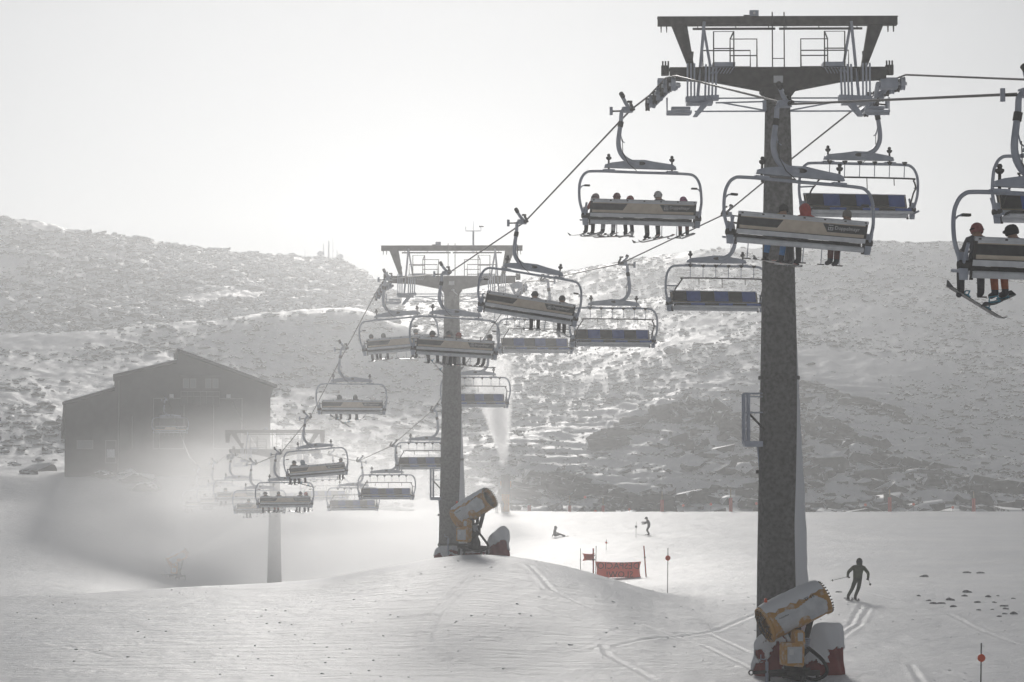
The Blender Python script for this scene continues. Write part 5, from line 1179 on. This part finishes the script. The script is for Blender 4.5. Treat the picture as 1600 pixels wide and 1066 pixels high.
# thin bright cloud: brightness of the veil falls off with the angle from the sun
tc = N(nt, 'ShaderNodeTexCoord'); dp = N(nt, 'ShaderNodeVectorMath', operation='DOT_PRODUCT'); L(nt, tc.outputs['Generated'], dp.inputs[0]); dp.inputs[1].default_value = sd
ac = N(nt, 'ShaderNodeMath', operation='ARCCOSINE'); L(nt, dp.outputs['Value'], ac.inputs[0])
mr = N(nt, 'ShaderNodeMapRange'); mr.interpolation_type = 'SMOOTHERSTEP'; mr.inputs['From Min'].default_value = R(6); mr.inputs['From Max'].default_value = R(27); mr.inputs['To Min'].default_value = 1; mr.inputs['To Max'].default_value = 0; L(nt, ac.outputs[0], mr.inputs['Value'])
cn = N(nt, 'ShaderNodeTexNoise'); cn.inputs['Scale'].default_value = 3.5; cn.inputs['Detail'].default_value = 5; L(nt, tc.outputs['Generated'], cn.inputs['Vector'])
cm = N(nt, 'ShaderNodeMapRange'); cm.inputs['To Min'].default_value = .85; cm.inputs['To Max'].default_value = 1.12; L(nt, cn.outputs['Fac'], cm.inputs['Value'])
ml = N(nt, 'ShaderNodeMath', operation='MULTIPLY'); L(nt, mr.outputs[0], ml.inputs[0]); L(nt, cm.outputs[0], ml.inputs[1])
veil = N(nt, 'ShaderNodeMix', data_type='RGBA'); veil.blend_type = 'ADD'; veil.inputs['Factor'].default_value = 1.0
sc2 = N(nt, 'ShaderNodeVectorMath', operation='SCALE'); sc2.inputs[0].default_value = (1, .99, .97); L(nt, ml.outputs[0], sc2.inputs['Scale'])
VEIL = 2.2
sc3 = N(nt, 'ShaderNodeVectorMath', operation='SCALE'); sc3.inputs['Scale'].default_value = VEIL; L(nt, sc2.outputs[0], sc3.inputs[0])
L(nt, hs.outputs[0], veil.inputs[6]); L(nt, sc3.outputs[0], veil.inputs[7]); L(nt, veil.outputs[2], bg.inputs['Color'])
bg.inputs['Strength'].default_value = .05

def vol_mat(name, dens, aniso=.55, col=(.95, .96, .97)):
    m = bpy.data.materials.new(name); m.use_nodes = True; nt = m.node_tree; nt.nodes.remove(nt.nodes['Principled BSDF'])
    v = N(nt, 'ShaderNodeVolumePrincipled'); v.inputs['Density'].default_value = dens; v.inputs['Anisotropy'].default_value = aniso; v.inputs['Color'].default_value = (*col, 1)
    L(nt, v.outputs[0], nt.nodes['Material Output'].inputs['Volume']); return m, nt, v
m, nt, v = vol_mat('cold_air', .0011, .68)
zlo = float(G.min()) - 1.5; zhi = float(G.max()) + 12; xm = float(np.abs(XX).max()) + 10
mb = MB(); mb.box((0, 375, (zlo + zhi) / 2), (2 * xm, 790, zhi - zlo), m); tag(mb.build('haze'), 'pale haze filling the air over the whole slope', 'haze', kind='stuff')

def mist(label, c, size, dens, aniso=.80, noise=.5, nscale=2.5, rot=None, seed=0, name='snow_mist', cone=False):
    """blown snow: a soft-edged body of scattering air"""
    m, nt, v = vol_mat('blown_snow', dens, aniso, (1, 1, 1))
    tc = N(nt, 'ShaderNodeTexCoord')
    ln = N(nt, 'ShaderNodeVectorMath', operation='LENGTH')
    if cone:   # x from -1 (nozzle) to 1, widening
        sp = N(nt, 'ShaderNodeSeparateXYZ'); L(nt, tc.outputs['Object'], sp.inputs[0])
        u = N(nt, 'ShaderNodeMapRange'); u.inputs['From Min'].default_value = -1; u.inputs['From Max'].default_value = 1; L(nt, sp.outputs[0], u.inputs['Value'])
        wd = N(nt, 'ShaderNodeMapRange'); wd.inputs['To Min'].default_value = .07; wd.inputs['To Max'].default_value = 1.0; L(nt, u.outputs[0], wd.inputs['Value'])
        cb = N(nt, 'ShaderNodeCombineXYZ'); L(nt, sp.outputs[1], cb.inputs[1]); L(nt, sp.outputs[2], cb.inputs[2]); L(nt, cb.outputs[0], ln.inputs[0])
        dv = N(nt, 'ShaderNodeMath', operation='DIVIDE'); L(nt, ln.outputs['Value'], dv.inputs[0]); L(nt, wd.outputs[0], dv.inputs[1])
        src = dv.outputs[0]
        fade = N(nt, 'ShaderNodeMath', operation='SUBTRACT'); fade.inputs[0].default_value = 1.0; L(nt, u.outputs[0], fade.inputs[1])
        inv_ = N(nt, 'ShaderNodeMath', operation='DIVIDE'); L(nt, fade.outputs[0], inv_.inputs[0]); L(nt, wd.outputs[0], inv_.inputs[1])
    else:
        L(nt, tc.outputs['Object'], ln.inputs[0]); src = ln.outputs['Value']
    fr = N(nt, 'ShaderNodeMapRange'); fr.interpolation_type = 'SMOOTHSTEP'; fr.inputs['From Min'].default_value = 1.0; fr.inputs['From Max'].default_value = .1; L(nt, src, fr.inputs['Value'])
    ns = N(nt, 'ShaderNodeTexNoise'); ns.inputs['Scale'].default_value = nscale; ns.inputs['Detail'].default_value = 4
    mp = N(nt, 'ShaderNodeMapping'); mp.inputs['Location'].default_value = (seed, seed * 2, 0); L(nt, tc.outputs['Object'], mp.inputs[0]); L(nt, mp.outputs[0], ns.inputs['Vector'])
    nr_ = N(nt, 'ShaderNodeMapRange'); nr_.inputs['From Min'].default_value = .35; nr_.inputs['From Max'].default_value = .65; nr_.inputs['To Min'].default_value = 1 - noise; nr_.inputs['To Max'].default_value = 1 + noise; L(nt, ns.outputs['Fac'], nr_.inputs['Value'])
    a = N(nt, 'ShaderNodeMath', operation='MULTIPLY'); L(nt, fr.outputs[0], a.inputs[0]); L(nt, nr_.outputs[0], a.inputs[1])
    b = N(nt, 'ShaderNodeMath', operation='MULTIPLY'); L(nt, a.outputs[0], b.inputs[0]); b.inputs[1].default_value = dens
    last = b.outputs[0]
    if cone: cc = N(nt, 'ShaderNodeMath', operation='MULTIPLY'); L(nt, last, cc.inputs[0]); L(nt, inv_.outputs[0], cc.inputs[1]); last = cc.outputs[0]
    L(nt, last, v.inputs['Density'])
    mb = MB(); mb.box((0, 0, 0), (2, 2, 2), m); o = mb.build(name); o.location = c; o.scale = size
    if rot: o.rotation_euler = rot
    return tag(o, label, 'blown snow', kind='stuff')
mist('bank of blown snow hanging in the hollow around the far pylon', (Xat(470, 800, 182), 182, Zat(800, 182)), (23, 52, 9.5), .033, nscale=2.2, noise=.6, seed=3)
mist('drifting snow over the left bank below the lift station', (Xat(200, 800, 225), 225, Zat(800, 225)), (24, 14, 9), .008, nscale=2.0, seed=5)
mist('faint drifting snow in the air between the near and the middle pylon', (Xat(690, 600, 100), 100, Zat(600, 100)), (15, 20, 15), .006, nscale=1.2, noise=.2, seed=11)
dirn = Vector((1, .15, .45)).normalized()
o = mist('jet of snow from the hazy snow gun at the left', (Xat(305, 862, 208) + 7 * dirn.x, 208 + 7 * dirn.y, Zat(864, 208) + 7 * dirn.z), (8.0, 2.6, 2.6), 2.5, cone=True, noise=.3, name='snow_jet', seed=1)
o.rotation_euler = dirn.to_track_quat('X', 'Z').to_euler()
dirn = Vector((-.14, .0, 1)).normalized()
o = mist('upright jet of snow from the gun on the yellow-padded post', (Xat(789, 728, 258) - .85, 258, Zat(728, 258) + 6.1), (6.3, 3.6, 3.6), 3.0, cone=True, noise=.3, name='snow_jet', seed=2)
o.rotation_euler = dirn.to_track_quat('X', 'Y').to_euler()

SC.view_settings.view_transform = 'Standard'; SC.view_settings.look = 'None'; SC.view_settings.gamma = 1; SC.view_settings.exposure = .0
SC.cycles.max_bounces = 12; SC.cycles.diffuse_bounces = 3; SC.cycles.volume_bounces = 8; SC.cycles.transparent_max_bounces = 6
SC.cycles.volume_max_steps = 96; SC.cycles.volume_step_rate = 1.6; SC.cycles.use_denoising = True
